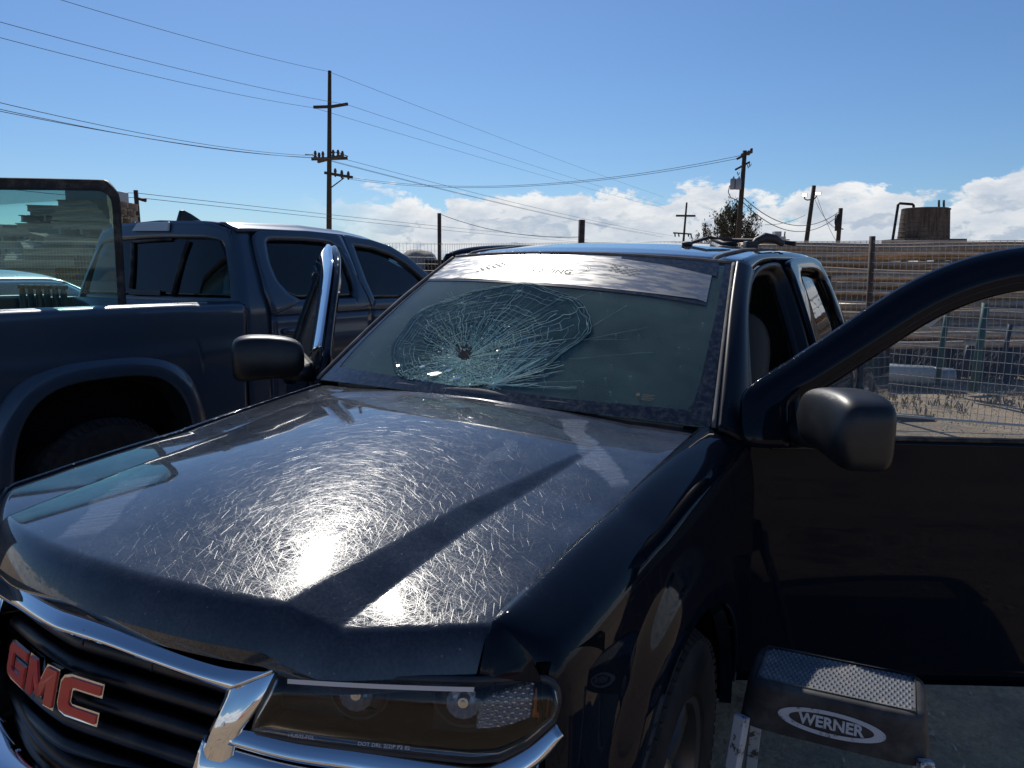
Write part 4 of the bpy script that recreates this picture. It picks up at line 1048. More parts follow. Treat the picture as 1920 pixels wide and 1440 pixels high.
# ================================================================== SLATE PICKUP
gt = thing('pickup_truck', 'slate blue crew cab pickup parked nose away to the left of the navy one', 'pickup truck')
XC = -3.10
def gxs(z): return .80 - 0 if False else (.80 - (max(0, z-1.30)/.45)**1.3*.17)
def GS(y, z, off=0.0, sg=1): return Vector((XC + sg*(gxs(z)+off), y, z))
for sg in (1, -1):
    def bedside(u, w_):
        y = lerp(-1.05, 1.585, u); zb = .50
        k = abs(y-.71)/.56
        if k < 1: zb = max(.5, .42+.665*(1-k**3.2)**(1/3.2))
        z = lerp(1.345, zb, w_)
        o = .012*sst(w_, 0, .03)-.012*sst(1.345-z, .0, .03)*0 + .010*exp(-((z-1.08)/.05)**2)*(u < 2) - .012*sst(1.30-z, 0, .3)
        o += -.03*max(0, 1-(1.345-z)/.02)**2 - .035*max(0, (.7-z)/.3) -.02*sst(abs(1.345-z), 0, .01)*0
        return GS(y, z, o, sg)
    bo = MB().grid(bedside, 121, 40).done('bed_side', 'slate_paint', gt, solid=.010)
    MB().tube([GS(1.594, lerp(1.335, .5, t/12), .006, sg) for t in range(13)], .007, 6).done('bed_seam', 'dark_void', bo)
    # squared wheel-arch moulding
    def arch(t, a, b, zc=.42):
        c_, s_ = cos(t), sin(t); p = 2/3.2
        return (.71 - a*math.copysign(abs(c_)**p, c_), zc + b*abs(s_)**p)
    n = 90; A = [Vector((*arch(pi*i/(n-1), .575, .682), 0)) for i in range(n)]; B = [Vector((*arch(pi*i/(n-1), .480, .590), 0)) for i in range(n)]
    v, f = ruled(A, B, 6, lambda q, s: GS(q.x, q.y, -.004+.030*sst(s, 0, .45), sg)); obj('arch_moulding', v, f, 'slate_paint', bo, solid=.02)
    A2 = B; B2 = [Vector((*arch(pi*i/(n-1), .43, .53), 0)) for i in range(n)]
    v, f = ruled(A2, B2, 4, lambda q, s: GS(q.x, q.y, .022-.16*s, sg)); obj('arch_liner', v, f, 'black_plastic', bo)
    MB().grid(lambda u, w_: GS(.71-.44*cos(pi*u), .42+.53*sin(pi*u)**.6, -.13-.3*w_, sg), 30, 3).done('wheel_well', 'dark_void', bo)
    rc = MB().grid(lambda u, w_: Vector((XC+sg*lerp(.776, .770, w_), lerp(-1.05, 1.36, u), 1.349+.004*sin(pi*w_))), 30, 5); rc.done('bed_rail_cap', 'galv_grey', gt, solid=.01)
    MB().grid(lambda u, w_: Vector((XC+sg*lerp(.776, .74, min(1, w_*3)), lerp(-1.05, 1.5, u), lerp(1.335, .75, max(0, w_-.2)/.8))), 6, 11).done('bed_inner_wall', 'dark_void', gt)
    # cab side: pillar/door skins around windows
    def ringpart(nm, outl, inl, parent, m=6, off=0.0, n=110, material='slate_paint', dish=.008):
        A = resample(V2(outl+[outl[0]]), n); B = resample(V2(inl+[inl[0]]), n)
        # start loops at matching corner
        v, f = ruled(A, B, m, lambda q, s: GS(q.x, q.y, off-dish*max(0, (s-.8)/.2), sg)); return obj(nm, v, f, material, parent, solid=.025)
    d1 = [(1.790, 1.262), (1.76, 1.40), (1.775, 1.60), (1.80, 1.72), (1.86, 1.757), (2.20, 1.768), (2.60, 1.760), (2.612, 1.60), (2.62, 1.45), (2.70, 1.262)]
    w1 = [(2.04, 1.335), (1.955, 1.373), (1.88, 1.45), (1.86, 1.55), (1.885, 1.70), (1.93, 1.722), (2.20, 1.730), (2.54, 1.720), (2.56, 1.60), (2.575, 1.335)]
    d2 = [(2.710, 1.262), (2.63, 1.45), (2.622, 1.60), (2.612, 1.758), (2.90, 1.740), (3.10, 1.700), (3.28, 1.620), (3.42, 1.520), (3.60, 1.38), (3.66, 1.262)]
    w2 = [(2.74, 1.318), (2.70, 1.45), (2.69, 1.60), (2.70, 1.705), (2.90, 1.690), (3.08, 1.648), (3.22, 1.585), (3.34, 1.505), (3.46, 1.40), (3.45, 1.318)]
    for dd_, ww_, ylo, yhi in ((d1, w1, 1.79, 2.70), (d2, w2, 2.71, 3.66)):
        do = ringpart('door', dd_, ww_, gt)
        lo_ = MB().grid(lambda u, w_: GS(lerp(ylo, yhi, u), lerp(1.262 if ylo > 2 else 1.262, .52, w_), .0+.012*exp(-((lerp(1.262, .52, w_)-1.09)/.05)**2)-.02*w_, sg), 20, 16); lo_.done('door_skin', 'slate_paint', do, solid=.02)
        A = resample(V2(ww_+[ww_[0]]), 60); cy = sum(q[0] for q in ww_)/len(ww_)
        v, f = fill(A, 8, lambda q, s: GS(q.x, q.y, -.012, sg)); obj('window', v, f, 'tinted_glass', do, solid=.004)
        MB().tube([GS(q.x, q.y, -.004, sg) for q in A], .010, 6).done('window_seal', 'weatherstrip', do)
        v, f = roundbox(GS(ylo+.17 if ylo < 2 else ylo+.12, 1.16, .03, sg), (.035, .20, .045), 3); obj('handle', v, f, 'slate_paint', do)
    # filler between doors so the gap reads dark
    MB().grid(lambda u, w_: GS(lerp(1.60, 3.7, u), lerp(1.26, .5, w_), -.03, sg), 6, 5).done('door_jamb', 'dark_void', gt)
    # C pillar corner, wraps from side to rear window
    def cp(u, w_):
        z = lerp(1.765, .55, u); yb = 1.55 + max(0, z-1.35)*.25
        a = w_*pi/2; r_ = .07
        side = GS(lerp(yb+.07, 1.772+.03*sst(z, 1.5, 1.76), w_) , z, 0, sg)
        ycut = 1.81
        if w_ < .35:
            t_ = w_/.35*pi/2; x_ = gxs(z)-r_+r_*sin(t_); y_ = yb+.02+r_-r_*cos(t_)
        else:
            t_ = (w_-.35)/.65; x_ = gxs(z)-.006*sst(t_, .7, 1); y_ = lerp(yb+.02+r_, ycut, t_)
        return Vector((XC+sg*x_, y_, z))
    MB().grid(cp, 50, 24).done('corner_pillar', 'slate_paint', gt)
    # front fender
    MB().grid(lambda u, w_: GS(lerp(3.67, 5.35, u), lerp(1.20-.10*u, max(.5, (.42+.5*sqrt(max(0, 1-((lerp(3.67, 5.35, u)-4.72)/.5)**2))) if abs(lerp(3.67, 5.35, u)-4.72) < .5 else .5), w_), -.02-.12*max(0, u-.8)/.2, sg), 50, 16).done('front_fender', 'slate_paint', gt, solid=.02)
def groof(u, v):
    s = 2*u-1; y = lerp(1.675+.03*s*s, 3.12, v)
    zc = interp(y, [(1.6, 1.820), (1.8, 1.832), (2.3, 1.845), (2.7, 1.822), (2.95, 1.79), (3.12, 1.755)]); ze = interp(y, [(1.6, 1.762), (1.8, 1.772), (2.3, 1.778), (2.7, 1.768), (2.95, 1.742), (3.12, 1.705)])
    return Vector((XC+s*(.648+.0*v), y, lerp(zc, ze, abs(s)**4) + .012*exp(-((abs(s)-.82)/.04)**2)))
MB().grid(groof, 61, 40).done('roof', 'slate_paint', gt, solid=.02)
MB().grid(lambda u, w_: Vector((XC+(2*u-1)*lerp(.63, .72, w_), lerp(3.12, 3.80, w_)+.10*(1-(2*u-1)**2), lerp(1.755-.05*abs(2*u-1)**3, 1.26, w_))), 30, 12).done('windshield', 'tinted_glass', gt, solid=.005)
for sg in (1, -1): MB().tube([Vector((XC+sg*lerp(.645, .765, t), lerp(3.08, 3.75, t), lerp(1.690, 1.25, t**.9))) for t in [i/20 for i in range(21)]], .04, 10).done('windshield_pillar', 'slate_paint', gt)
MB().grid(lambda u, w_: Vector((XC+(2*u-1)*lerp(.78, .70, w_), lerp(3.75, 5.35, w_), 1.24-.02*abs(2*u-1)**3-.13*w_**2)), 30, 20).done('hood', 'slate_paint', gt, solid=.02)
gfr = MB(); gfr.box((XC, 5.38, .85), (1.4, .08, .5)); gfr.done('front_fascia', 'black_plastic', gt, bevel=.02)
# rear wall of the cab with full-width glass
def gyb(z): return 1.55 + max(0, z-1.35)*.25
def GR(x, z, off=0.0): 
    s = (x-XC)/.75
    return Vector((x, gyb(z)+.05*abs(s)**4-off, z))
ro = [(XC+.742, 1.34), (XC+.735, 1.37), (XC+.66, 1.62), (XC+.615, 1.765), (XC+.45, 1.812), (XC, 1.832), (XC-.45, 1.812), (XC-.615, 1.765), (XC-.66, 1.62), (XC-.735, 1.37), (XC-.742, 1.34)]
ri = [(XC+.72, 1.366), (XC+.715, 1.40), (XC+.645, 1.60), (XC+.575, 1.695), (XC+.45, 1.715), (XC, 1.722), (XC-.45, 1.715), (XC-.575, 1.695), (XC-.645, 1.60), (XC-.715, 1.40), (XC-.72, 1.366)]
A = resample(V2(ro+[ro[0]]), 90); B = resample(V2(ri+[ri[0]]), 90)
v, f = ruled(A, B, 4, lambda q, s: GR(q.x, q.y)); rw = obj('rear_header', v, f, 'slate_paint', gt, solid=.02)
gw = MB().grid(lambda u, w_: (lambda z: GR(XC+(2*u-1)*interp(z, [(1.366, .718), (1.40, .714), (1.60, .642), (1.695, .572), (1.72, .45)]), z, -.006))(lerp(1.366, 1.718, w_)), 40, 16).done('rear_window', 'privacy_glass', gt, solid=.005)
fr_ = MB(); 
fr_.tube([GR(-3.325, 1.695, .004), GR(-3.300, 1.60, .004), GR(-3.28, 1.50, .004), GR(-3.268, 1.41, .004)], .013, 8); fr_.tube([GR(-3.325, 1.700, .004), GR(-2.96, 1.712, .004)], .010, 8)
fr_.tube([GR(-2.80, 1.70, .004), GR(-2.83, 1.60, .004), GR(-2.85, 1.48, .004), GR(-2.86, 1.37, .004)], .014, 8); fr_.done('slider_frame', 'weatherstrip', gw)
MB().add([GR(-3.265, 1.402, .01), GR(-2.97, 1.402, .01), GR(-2.965, 1.37, .01), GR(-3.265, 1.37, .01)], [(0, 1, 2, 3)]).done('window_latch_panel', 'grey_plastic', gw, smooth=False, solid=.006)
MB().grid(lambda u, w_: Vector((XC+lerp(-.74, .74, u), 1.55, lerp(1.345, .72, w_))), 6, 4).done('cab_rear_wall', 'slate_paint', gt, solid=.02)
lampb = MB().prism([(-3.335, 1.768), (-3.30, 1.812), (-3.285, 1.818), (-2.99, 1.818), (-2.985, 1.762)], lambda a, b, h: GR(a, b, .004+h), .016).done('brake_light', 'lamp_white', gt, smooth=False, bevel=.004)
lb_ = MB(); lb_.add([GR(-3.32, 1.774, .0035), GR(-3.0, 1.774, .0035), GR(-3.0, 1.81, .0035), GR(-3.30, 1.81, .0035)], [(0, 1, 2, 3)]); lb_.done('lamp_reflector', 'galv_grey', lampb, smooth=False)
for i in range(9): MB().box(GR(-3.29+.034*i, 1.792, .010), (.026 if i not in (2, 6) else .03, .006, .030)).done('lamp_cell', 'white_paint' if 2 < i < 6 else 'chrome', lampb, smooth=False)
fin = MB(); pf = [(0, 0), (.02, .072), (.05, .075), (.10, .055), (.16, .022), (.20, 0)]
def finp(a, b, h): return Vector((XC+.10+ (h-.02)*(1-b*8), 1.72+a, 1.822+b))
fin.prism(pf, finp, .04); fin.done('shark_fin_antenna', 'black_plastic', gt, bevel=.006)
MB().box((XC, .3, .74), (1.5, 2.6, .03)).done('bed_floor', 'dark_void', gt, smooth=False)
MB().box((XC, -1.05, 1.05), (1.5, .05, .58)).done('tailgate', 'slate_paint', gt, bevel=.01, smooth=False)
MB().box((XC, 2.3, .48), (1.5, 5.6, .12)).done('underbody', 'dark_void', gt, smooth=False)
for sx in (-.36, .36):
    for yy in (2.10, 3.0):
        sr = bpy.data.objects.new('seat', None); COL.objects.link(sr); sr.parent = gt; sr.location = (XC+sx, yy, .65)
        v, f = roundbox((0, 0, .42), (.46, .16, .72), 4); obj('seat_back', v, f, 'interior_fabric', sr)
        v, f = roundbox((0, .02, .87), (.24, .10, .16), 3.5); obj('headrest', v, f, 'interior_fabric', sr)
v, f = roundbox((XC+.93, 3.42, 1.33), (.22, .12, .17), 4); obj('door_mirror', v, f, 'black_plastic', gt)
for yy in (.71, 4.72):
    for sg in (1, -1): wheel(gt, (XC+sg*.70, yy, .40), sg, 0, R=.40, Rr=.23, wdt=.25)

# glass panel in a black frame standing in the slate bed
pn = thing('glass_panel', 'green tinted glass panel in a black frame standing in the bed of the slate pickup', 'window glass')
PO = Vector((-2.60, 1.04, .80)); pd = Vector((-.99, -.46, 0)).normalized(); pn_ = Vector((pd.y, -pd.x, 0))
def PP(a, z, off=0.0): return PO + pd*a + Vector((0, 0, z-.80)) + pn_*off
oo = [(.0, .80), (.0, 1.30), (.0, 1.70), (.0, 1.90), (.006, 1.925), (.050, 1.980), (.075, 1.988), (.12, 1.989), (.6, 1.999), (1.2, 2.005), (1.28, 1.99), (1.32, 1.90), (1.33, .80)]
ii = [(.026, .80), (.026, 1.30), (.026, 1.70), (.026, 1.86), (.040, 1.905), (.075, 1.933), (.14, 1.943), (.6, 1.947), (1.10, 1.95), (1.20, 1.93), (1.27, 1.82), (1.28, .80)]
A = smoothpath(V2(oo), 100); B = smoothpath(V2(ii), 100)
v, f = ruled(A, B, 4, lambda q, s: PP(q.x, q.y, .006*sin(pi*s))); obj('panel_frame', v, f, 'weatherstrip', pn, solid=.02)
Cn = [Vector((lerp(.2, 1.1, q.x/1.28), .85, 0)) for q in B]
v, f = fill(B, 6, lambda q, s: PP(q.x, q.y, 0)); obj('glass_pane', v, f, 'panel_glass', pn, solid=.004)
for k in range(6):
    pc_ = FAR(far_at(114-15.5*k, 4.35+.03*(k % 2)), 4.35+.03*(k % 2)); px_, py_ = pc_.x, pc_.y
    t = thing('canister', ['first', 'second', 'third', 'fourth', 'fifth', 'sixth'][k] + ' black canister from the right in the slate truck bed', 'canister', (px_, py_, .76), 0, 'black canisters in the slate truck bed')
    MB().lathe([(.0, 0), (.0165, 0), (.0165, .64), (.013, .65), (.013, .66)], (0, 0, 0), (0, 0, 1), 16).done('canister_body', 'black_plastic', t, angle=40)
    MB().lathe([(.013, .658), (.023, .660), (.024, .672), (.021, .680), (.0, .682)], (0, 0, 0), (0, 0, 1), 16).done('cap', 'grey_plastic', t, angle=40)

# silver car beyond the slate truck
sc = thing('parked_car', 'silver sedan behind the bed of the slate pickup, only its roof and glass showing', 'car', FAR(far_at(-60, 8.6), 8.6), YAW-.35)
prof = [(-2.2, .62), (-2.15, .90), (-1.5, 1.02), (-1.15, 1.22), (-.75, 1.42), (-.3, 1.50), (.2, 1.50), (.65, 1.42), (1.15, 1.20), (1.45, 1.06), (2.1, .92), (2.2, .62)]
def carpt(u, v):
    p = smoothpath(V2(prof), 60)[int(round(u*59))]; s = 2*v-1; hw = .88-.20*sst(p.y, 1.0, 1.45)
    return Vector((p.x, s*hw, p.y-.05*abs(s)**4))
pp_ = smoothpath(V2(prof), 60)
v = []; 
for p in pp_:
    for j in range(13):
        s = 2*j/12-1; hw = .88-.22*sst(p.y, 1.0, 1.45); v.append(Vector((p.x, s*hw, p.y-.05*abs(s)**4)))
f = [(i*13+j, (i+1)*13+j, (i+1)*13+j+1, i*13+j+1) for i in range(59) for j in range(12)]
def glassy(i): return -1.40 < pp_[i].x < -.72 or .70 < pp_[i].x < 1.36
obj('car_body', v, [q for k, q in enumerate(f) if not (glassy(k//12) and 1 <= k % 12 <= 10)], 'silver_paint', sc, solid=.02)
obj('windshield', v, [q for k, q in enumerate(f) if glassy(k//12) and 1 <= k % 12 <= 10], 'privacy_glass', sc, solid=.006)
for sg in (1, -1):
    MB().grid(lambda u, w_: Vector((lerp(-2.2, 2.2, u), sg*(.885-.04*w_), lerp(1.0-.06*abs(2*u-1)**2, .3, w_))), 30, 8).done('car_side', 'silver_paint', sc, solid=.02)
    wl = smoothpath(V2([(-1.25, 1.02), (-.80, 1.34), (-.3, 1.44), (.2, 1.44), (.65, 1.35), (1.3, 1.02)]), 40)
    v, f = ruled(wl, [Vector((q.x, 1.0, 0)) for q in wl], 5, lambda q, s: Vector((q.x, sg*(.885-.22*sst(q.y, 1.0, 1.45)), q.y))); obj('side_window', v, f, 'privacy_glass', sc, solid=.006)
for xx in (-1.35, 1.35):
    for sg in (1, -1): wheel(sc, (xx, sg*.78, .32), 1, radians(90)*sg, R=.32, Rr=.2, wdt=.2)

# ================================================================== FENCES
def fence(name, label, A, B, posts, hA, hB, dz=.115, dx=.062, postmat='rust_steel', r=.0016, mi=True):
    root = thing(name, label, 'fence'); A = Vector(A); B = Vector(B); L = (B-A).length; n = int(L/dx); dirn = (B-A)/L; side = Vector((-dirn.y, dirn.x, 0))
    g = MB()
    def q(t, z): 
        w_ = .03*noise.noise(Vector((t*9, z*1.5, A.x))); return A + (B-A)*t + Vector((0, 0, z)) + side*w_ + dirn*(.02*noise.noise(Vector((t*7, z*2, 5))))
    def H(t): return lerp(hA, hB, t) + .012*noise.noise(Vector((t*12, 0, 1)))
    for i in range(n+1):
        t = i/n; pts = [q(t, H(t)*k/5) for k in range(6)]
        g.tube([p for p in pts], r, 3, cap=False)
    m = int(max(hA, hB)/dz)
    for j in range(m+1):
        pts = [q(t/60, min(j*dz+.03, 9)*H(t/60)/max(hA, hB)) for t in range(61)]; g.tube(pts, r*(1.6 if j == m else 1.1), 3, cap=False)
    g.tube([q(t/60, H(t/60)) for t in range(61)], r*1.5, 3, cap=False)
    g.done('wire_mesh', 'fence_wire', root, smooth=False)['kind'] = 'stuff'
    for (t, h, rr, lean_) in posts:
        p = A + (B-A)*t; MB().tube([p+side*.03, p+side*.03+Vector((lean_*h, 0, h))], rr, 10).done('post', postmat, root)
    return root
K1 = FAR(far_at(820, 14.2), 14.2); K0 = FAR(far_at(-900, 15.5), 15.5); K2 = FAR(far_at(2350, 6.6), 6.6)
def tB(px):   # where on the right fence a column of sight falls
    best = min(range(0, 1001), key=lambda i: abs(proj_x(K1+(K2-K1)*i/1000)-px)); return best/1000
def proj_x(p):
    d_ = Vector((p.x, p.y, 1.2))-CAM; return 960+FPX*d_.dot(r2)/d_.dot(fw)
fence('wire_fence', 'welded wire fence across the back left, behind the slate pickup', K0, K1, [(.2, 2.0, .035, 0), (.45, 2.0, .035, 0), (.70, 2.0, .035, 0)], 2.0, 2.0, r=.0030)
fence('wire_fence', 'welded wire fence with rusty posts running along the right side', K1, K2, r=.0030, posts=[(.0, 2.52, .035, 0), (tB(1083), 2.28, .05, .01), (tB(1632), 1.94, .032, -.02), (.97, 1.9, .035, 0)], hA=2.0, hB=1.84)

# ================================================================== pipe stack beyond the right fence
def xpipe(px0, px1, py, dep0, dep1, r, py1=None, name='pipe', label=None, group=None, m_='pipe_metal', sag=.0, n=14):
    py1 = py if py1 is None else py1; o = None; p0 = FAR(far_at(px0, dep0), dep0, zat(py, dep0)); p1 = FAR(far_at(px1, dep1), dep1, zat(py1, dep1))
    pts = []
    ph = random.uniform(0, 6)
    for i in range(n+1):
        t = i/n; p = p0.lerp(p1, t); p.z += sag*sin(pi*t) + .02*sin(3*t*pi+ph); pts.append(p-p0)
    g = MB().tube(pts, r, 8); o = g.done(name, m_, None); o.location = p0
    return o
rp = random.Random(11); k = 0; grp = 'long weathered pipes stacked behind the right fence'
rows = [(462+13.5*i) for i in range(14)]
ends = {}
for i, py in enumerate(rows):
    left = [1385, 1375, 1420, 1440, 1500, 1555, 1470, 1530, 1570, 1500, 1560, 1540, 1575, 1590][i]
    for j in range(3):
        dep = 12.9 - .16*i + .26*j + rp.uniform(-.12, .12); x0 = left + rp.uniform(-10, 60)*(j > 0); x1 = x0 + rp.uniform(560, 900); o = xpipe(x0, x1, py+rp.uniform(-2, 4)+3*j*0, dep+.4, dep+rp.uniform(-.3, .6), .052+.004*rp.random(), py+rp.uniform(-6, 8), sag=rp.uniform(-.03, .03)); k += 1
        lab = 'long weathered pipe in row %s from the top of the stack behind the right fence' % (i+1)
        tag(o, ['weathered tan pipe, front one in ', 'weathered tan pipe, middle one in ', 'weathered tan pipe, rearmost one in '][j] + ['the top', 'the second', 'the third', 'the fourth', 'the fifth', 'the sixth', 'the seventh', 'the eighth', 'the seventh lowest', 'the fifth lowest', 'the fourth lowest', 'the third lowest', 'the second lowest', 'the bottom'][i] + ' layer of the pipe stack', 'pipe', grp)
        if rp.random() < .55:
            x0b = x1 + rp.uniform(8, 40)
            o = xpipe(x0b, x0b+500, py+rp.uniform(-3, 4), dep+.1, dep+.3, .05, sag=0)
            tag(o, ['front', 'middle', 'rearmost'][j] + ' right-hand pipe end to end with its neighbour in ' + ['the top', 'the second', 'the third', 'the fourth', 'the fifth', 'the sixth', 'the seventh', 'the eighth', 'the seventh lowest', 'the fifth lowest', 'the fourth lowest', 'the third lowest', 'the second lowest', 'the bottom'][i] + ' layer', 'pipe', grp)
# trestles under the stack
for i, px in enumerate((1450, 1640, 1765, 1850, 1905, 2050)):
    dep = 11.3; c = FAR(far_at(px, dep), dep)
    t = thing('trestle', 'dark upright steel trestle holding the pipe stack, ' + ['behind the navy cab', 'just right of the cab', 'beside the leaning green rail', 'in the middle of the door window', 'near the right frame edge', 'beyond the right frame edge'][i], 'trestle', c, YAW)
    tr = MB(); tr.box((0, 0, .26), (.09, .07, .56)); tr.done('upright', 'green_steel' if i % 2 else 'dark_steel', t, smooth=False)
    tr = MB(); tr.box((0, .4, .50), (.09, 1.2, .08)); tr.done('crossbar', 'dark_steel', t, smooth=False); MB().box((0, .8, .26), (.09, .07, .52)).done('upright', 'dark_steel', t, smooth=False)
# green painted stakes seen through the door window
def seg3(px0, py0, px1, py1, dep, r, name, label, cat, m_, dep1=None):
    d1 = dep1 or dep; g = MB().tube([FAR(far_at(px0, dep), dep, zat(py0, dep)), FAR(far_at(px1, d1), d1, zat(py1, d1))], r, 8); return tag(g.done(name, m_, None), label, cat)
seg3(1782, 560, 1772, 708, 10.3, .035, 'steel_stake', 'pale green steel stake standing behind the right fence near the white pipe', 'stake', 'green_steel')
seg3(1852, 560, 1842, 730, 9.6, .045, 'steel_stake', 'thick dark green post seen through the door window near its right edge', 'post', 'green_steel')
seg3(1830, 640, 1822, 700, 10.0, .05, 'rubber_boot_post', 'short dark leaning stump between the green posts', 'stump', 'dark_steel')
seg3(1902, 600, 1892, 690, 10.2, .03, 'steel_stake', 'thin dark stake at the far right behind the fence', 'stake', 'dark_steel')
seg3(1600, 690, 1762, 697, 10.6, .125, 'ground_pipe', 'fat pale pipe lying on the ground beyond the right fence', 'pipe', 'white_pipe')
seg3(1764, 698, 1800, 700, 10.6, .12, 'ground_pipe', 'short grey stub of pipe at the end of the fat pale one', 'pipe', 'galv_grey')
seg3(1740, 604, 1790, 560, 10.9, .06, 'steel_tube', 'pale bent tube end sticking out from the pipe stack', 'tube', 'white_pipe', 11.6)
seg3(1560, 764, 2100, 803, 8.05, .013, 'conduit', 'thin pale conduit lying along the foot of the right fence', 'conduit', 'white_pipe', 7.55)
seg3(1560, 772, 1770, 783, 8.35, .05, 'timber_baulk', 'grey timber baulk lying behind the foot of the right fence', 'timber', 'weathered_wood')

# leaf-like tufts: dry weeds and litter beyond the fence
def tufts(name, n, region, hh, m_, seed, wd=.006):
    r_ = random.Random(seed); g = MB()
    for _ in range(n):
        px, dep = region(r_); c = FAR(far_at(px, dep), dep, 0); nb = r_.randint(4, 8)
        for b in range(nb):
            a = r_.uniform(0, 2*pi); h = hh*r_.uniform(.4, 1.1); q = c + Vector((r_.gauss(0, .06), r_.gauss(0, .06), 0)); e = q + Vector((cos(a)*h*.6, sin(a)*h*.6, h)); s_ = Vector((-sin(a), cos(a), 0))*wd
            mid = q.lerp(e, .55) + Vector((0, 0, h*.15)); g.add([q-s_, q+s_, mid+s_, mid-s_, e], [(0, 1, 2, 3), (3, 2, 4)])
    o = g.done(name, m_, None, smooth=False); return tag(o, None, None, None, 'stuff')
o = tufts('dead_weeds', 2600, lambda r: (r.uniform(1400, 2200), r.uniform(11.8, 17)), .20, 'dead_weed', 1, .012); tag(o, 'tangle of grey dead weeds under and behind the pipe stack', 'weeds')
o = tufts('dry_grass', 420, lambda r: (r.uniform(1300, 2200), r.uniform(8.6, 12.5)), .10, 'dry_weed', 2, .008); tag(o, 'sparse straw-coloured grass on the dirt beyond the right fence', 'grass')
gr = MB(); rg = random.Random(5)
for _ in range(2600):
    if rg.random() < .45: q = Vector((rg.uniform(.95, 4), rg.uniform(-.6, 3.5), 0))
    else: dep = rg.uniform(4, 13); q = FAR(far_at(rg.uniform(1300, 2100), dep), dep)
    s_ = rg.uniform(.005, .022); 
    gr.add([q+Vector((rg.uniform(-1, 1)*s_, rg.uniform(-1, 1)*s_, 0)) for _ in range(3)]+[q+Vector((0, 0, s_*.9))], [(0, 1, 3), (1, 2, 3), (2, 0, 3)])
tag(gr.done('gravel', 'concrete', None, smooth=False), 'scattered pale pebbles on the dirt', 'gravel', None, 'stuff')

# ================================================================== water tank on its stand
TD = 40.0; tcn = FAR(far_at(1724, TD), TD)
tk = thing('water_tank', 'old brown wooden water tank on a timber stand above the pipes', 'water tank', tcn)
zt0, zt1 = zat(444, TD), zat(389, TD); RT = 1.10
MB().lathe([(.0, zt0), (RT*1.06, zt0), (RT*.98, zt1), (RT*.94, zt1+.02), (0, zt1+.1)], (0, 0, 0), (0, 0, 1), 40).done('tank_wall', 'tank_wood', tk, angle=40)
for k in range(7):
    z = lerp(zt0+.1, zt1-.08, k/6); MB().lathe([(RT*1.055-.08*k/6*RT, z), (RT*1.07-.08*k/6*RT, z+.02), (RT*1.055-.08*k/6*RT, z+.04)], (0, 0, 0), (0, 0, 1), 40).done('hoop', 'rust_steel', tk)
stn = MB(); stn.box((0, 0, zt0-.12), (3.0, 2.4, .22), rz=YAW); stn.done('stand_deck', 'tank_wood', tk, smooth=False)
for sx in (-1.3, -.4, .5, 1.3):
    for sy in (-1, 1):
        p = rh*sx + fh*sy; MB().box((p.x, p.y, (zt0-.22)/2), (.22, .22, zt0-.24), rz=YAW).done('stand_leg', 'tank_wood', tk, smooth=False)
MB().tube([rh*-1.52+Vector((0, 0, zt0-.9)), rh*-1.50+Vector((0, 0, zt0)), rh*-1.36+Vector((0, 0, zat(382, TD))), rh*-1.30+Vector((0, 0, zat(379.5, TD))), rh*-.66+Vector((0, 0, zat(381, TD))), rh*-.60+Vector((0, 0, zat(383, TD))), rh*-.58+Vector((0, 0, zt1))], .065, 8).done('overflow_pipe', 'dark_steel', tk)
for a in (.62, .86): MB().tube([rh*(a+.05)+Vector((0, 0, zt1-.1)), rh*a+Vector((0, 0, zat(373, TD)))], .055, 6).done('stub_pipe', 'green_steel', tk)
MB().tube([rh*1.14+Vector((0, 0, zt0)), rh*1.05+Vector((0, 0, zt0+.7)), rh*1.12+Vector((0, 0, zt1))], .05, 6).done('downpipe', 'dark_steel', tk)
MB().box(rh*1.08+Vector((0, 0, zt1)), (.26, .2, .08), rz=YAW).done('gutter_box', 'dark_steel', tk, smooth=False)

# ================================================================== POLES AND WIRES
def pole(px_b, px_t, py_t, dep, r0, r1, label, group=None, m_='pole_wood'):
    b = FAR(far_at(px_b, dep), dep); tp = FAR(far_at(px_t, dep), dep, zat(py_t, dep)); root = thing('utility_pole', label, 'utility pole', b, 0, group)
    MB().tube([(0, 0, -.3), (tp-b)*.5, tp-b], [r0, (r0+r1)/2, r1], 12).done('pole_shaft', m_, root)
    def at(px, py, dd=0.0): return FAR(far_at(px, dep+dd), dep+dd, zat(py, dep+dd)) - b
    return root, at, b
D1 = 70.0
root, at, b1 = pole(614, 625, 155, D1, .26, .15, 'tallest wooden utility pole carrying the long wires, left of centre')
def bar(nm, a, b, wd, m_='pole_wood', parent=None): return MB().beam(a, b, wd, wd).done(nm, m_, parent, smooth=False)
bar('crossarm', at(594, 218), at(622, 217), .22, 'pole_wood', root); bar('crossarm', at(620, 218), at(657, 212), .22, 'pole_wood', root)
bar('crossarm', at(588, 309), at(654, 307), .24, 'rust_steel', root); bar('crossarm', at(600, 314, 1), at(646, 302, -1), .20, 'rust_steel', root)
bar('crossarm', at(611, 333), at(663, 341), .22, 'pole_wood', root); MB().tube([at(622, 360), at(647, 342)], .05, 6).done('brace', 'dark_steel', root)
MB().tube([at(576, 301), at(590, 301), at(596, 308)], .04, 6).done('jumper', 'wire_dark', root); MB().tube([at(620, 298), at(636, 296), at(650, 302), at(655, 304)], .04, 6).done('jumper', 'wire_dark', root)
for px, py in ((595, 302), (602, 305), (609, 303), (628, 300), (637, 300), (645, 302), (631, 333), (643, 336), (655, 338)):
    MB().lathe([(.05, -.35), (.14, -.15), (.09, 0), (.14, .1), (.08, .35), (0, .38)], at(px, py), (0, 0, 1), 8).done('insulator', 'rust_steel', root)
MB().tube([at(622, 380), at(619, 300)], .03, 5).done('ground_wire', 'wire_dark', root)
D2 = 52.0
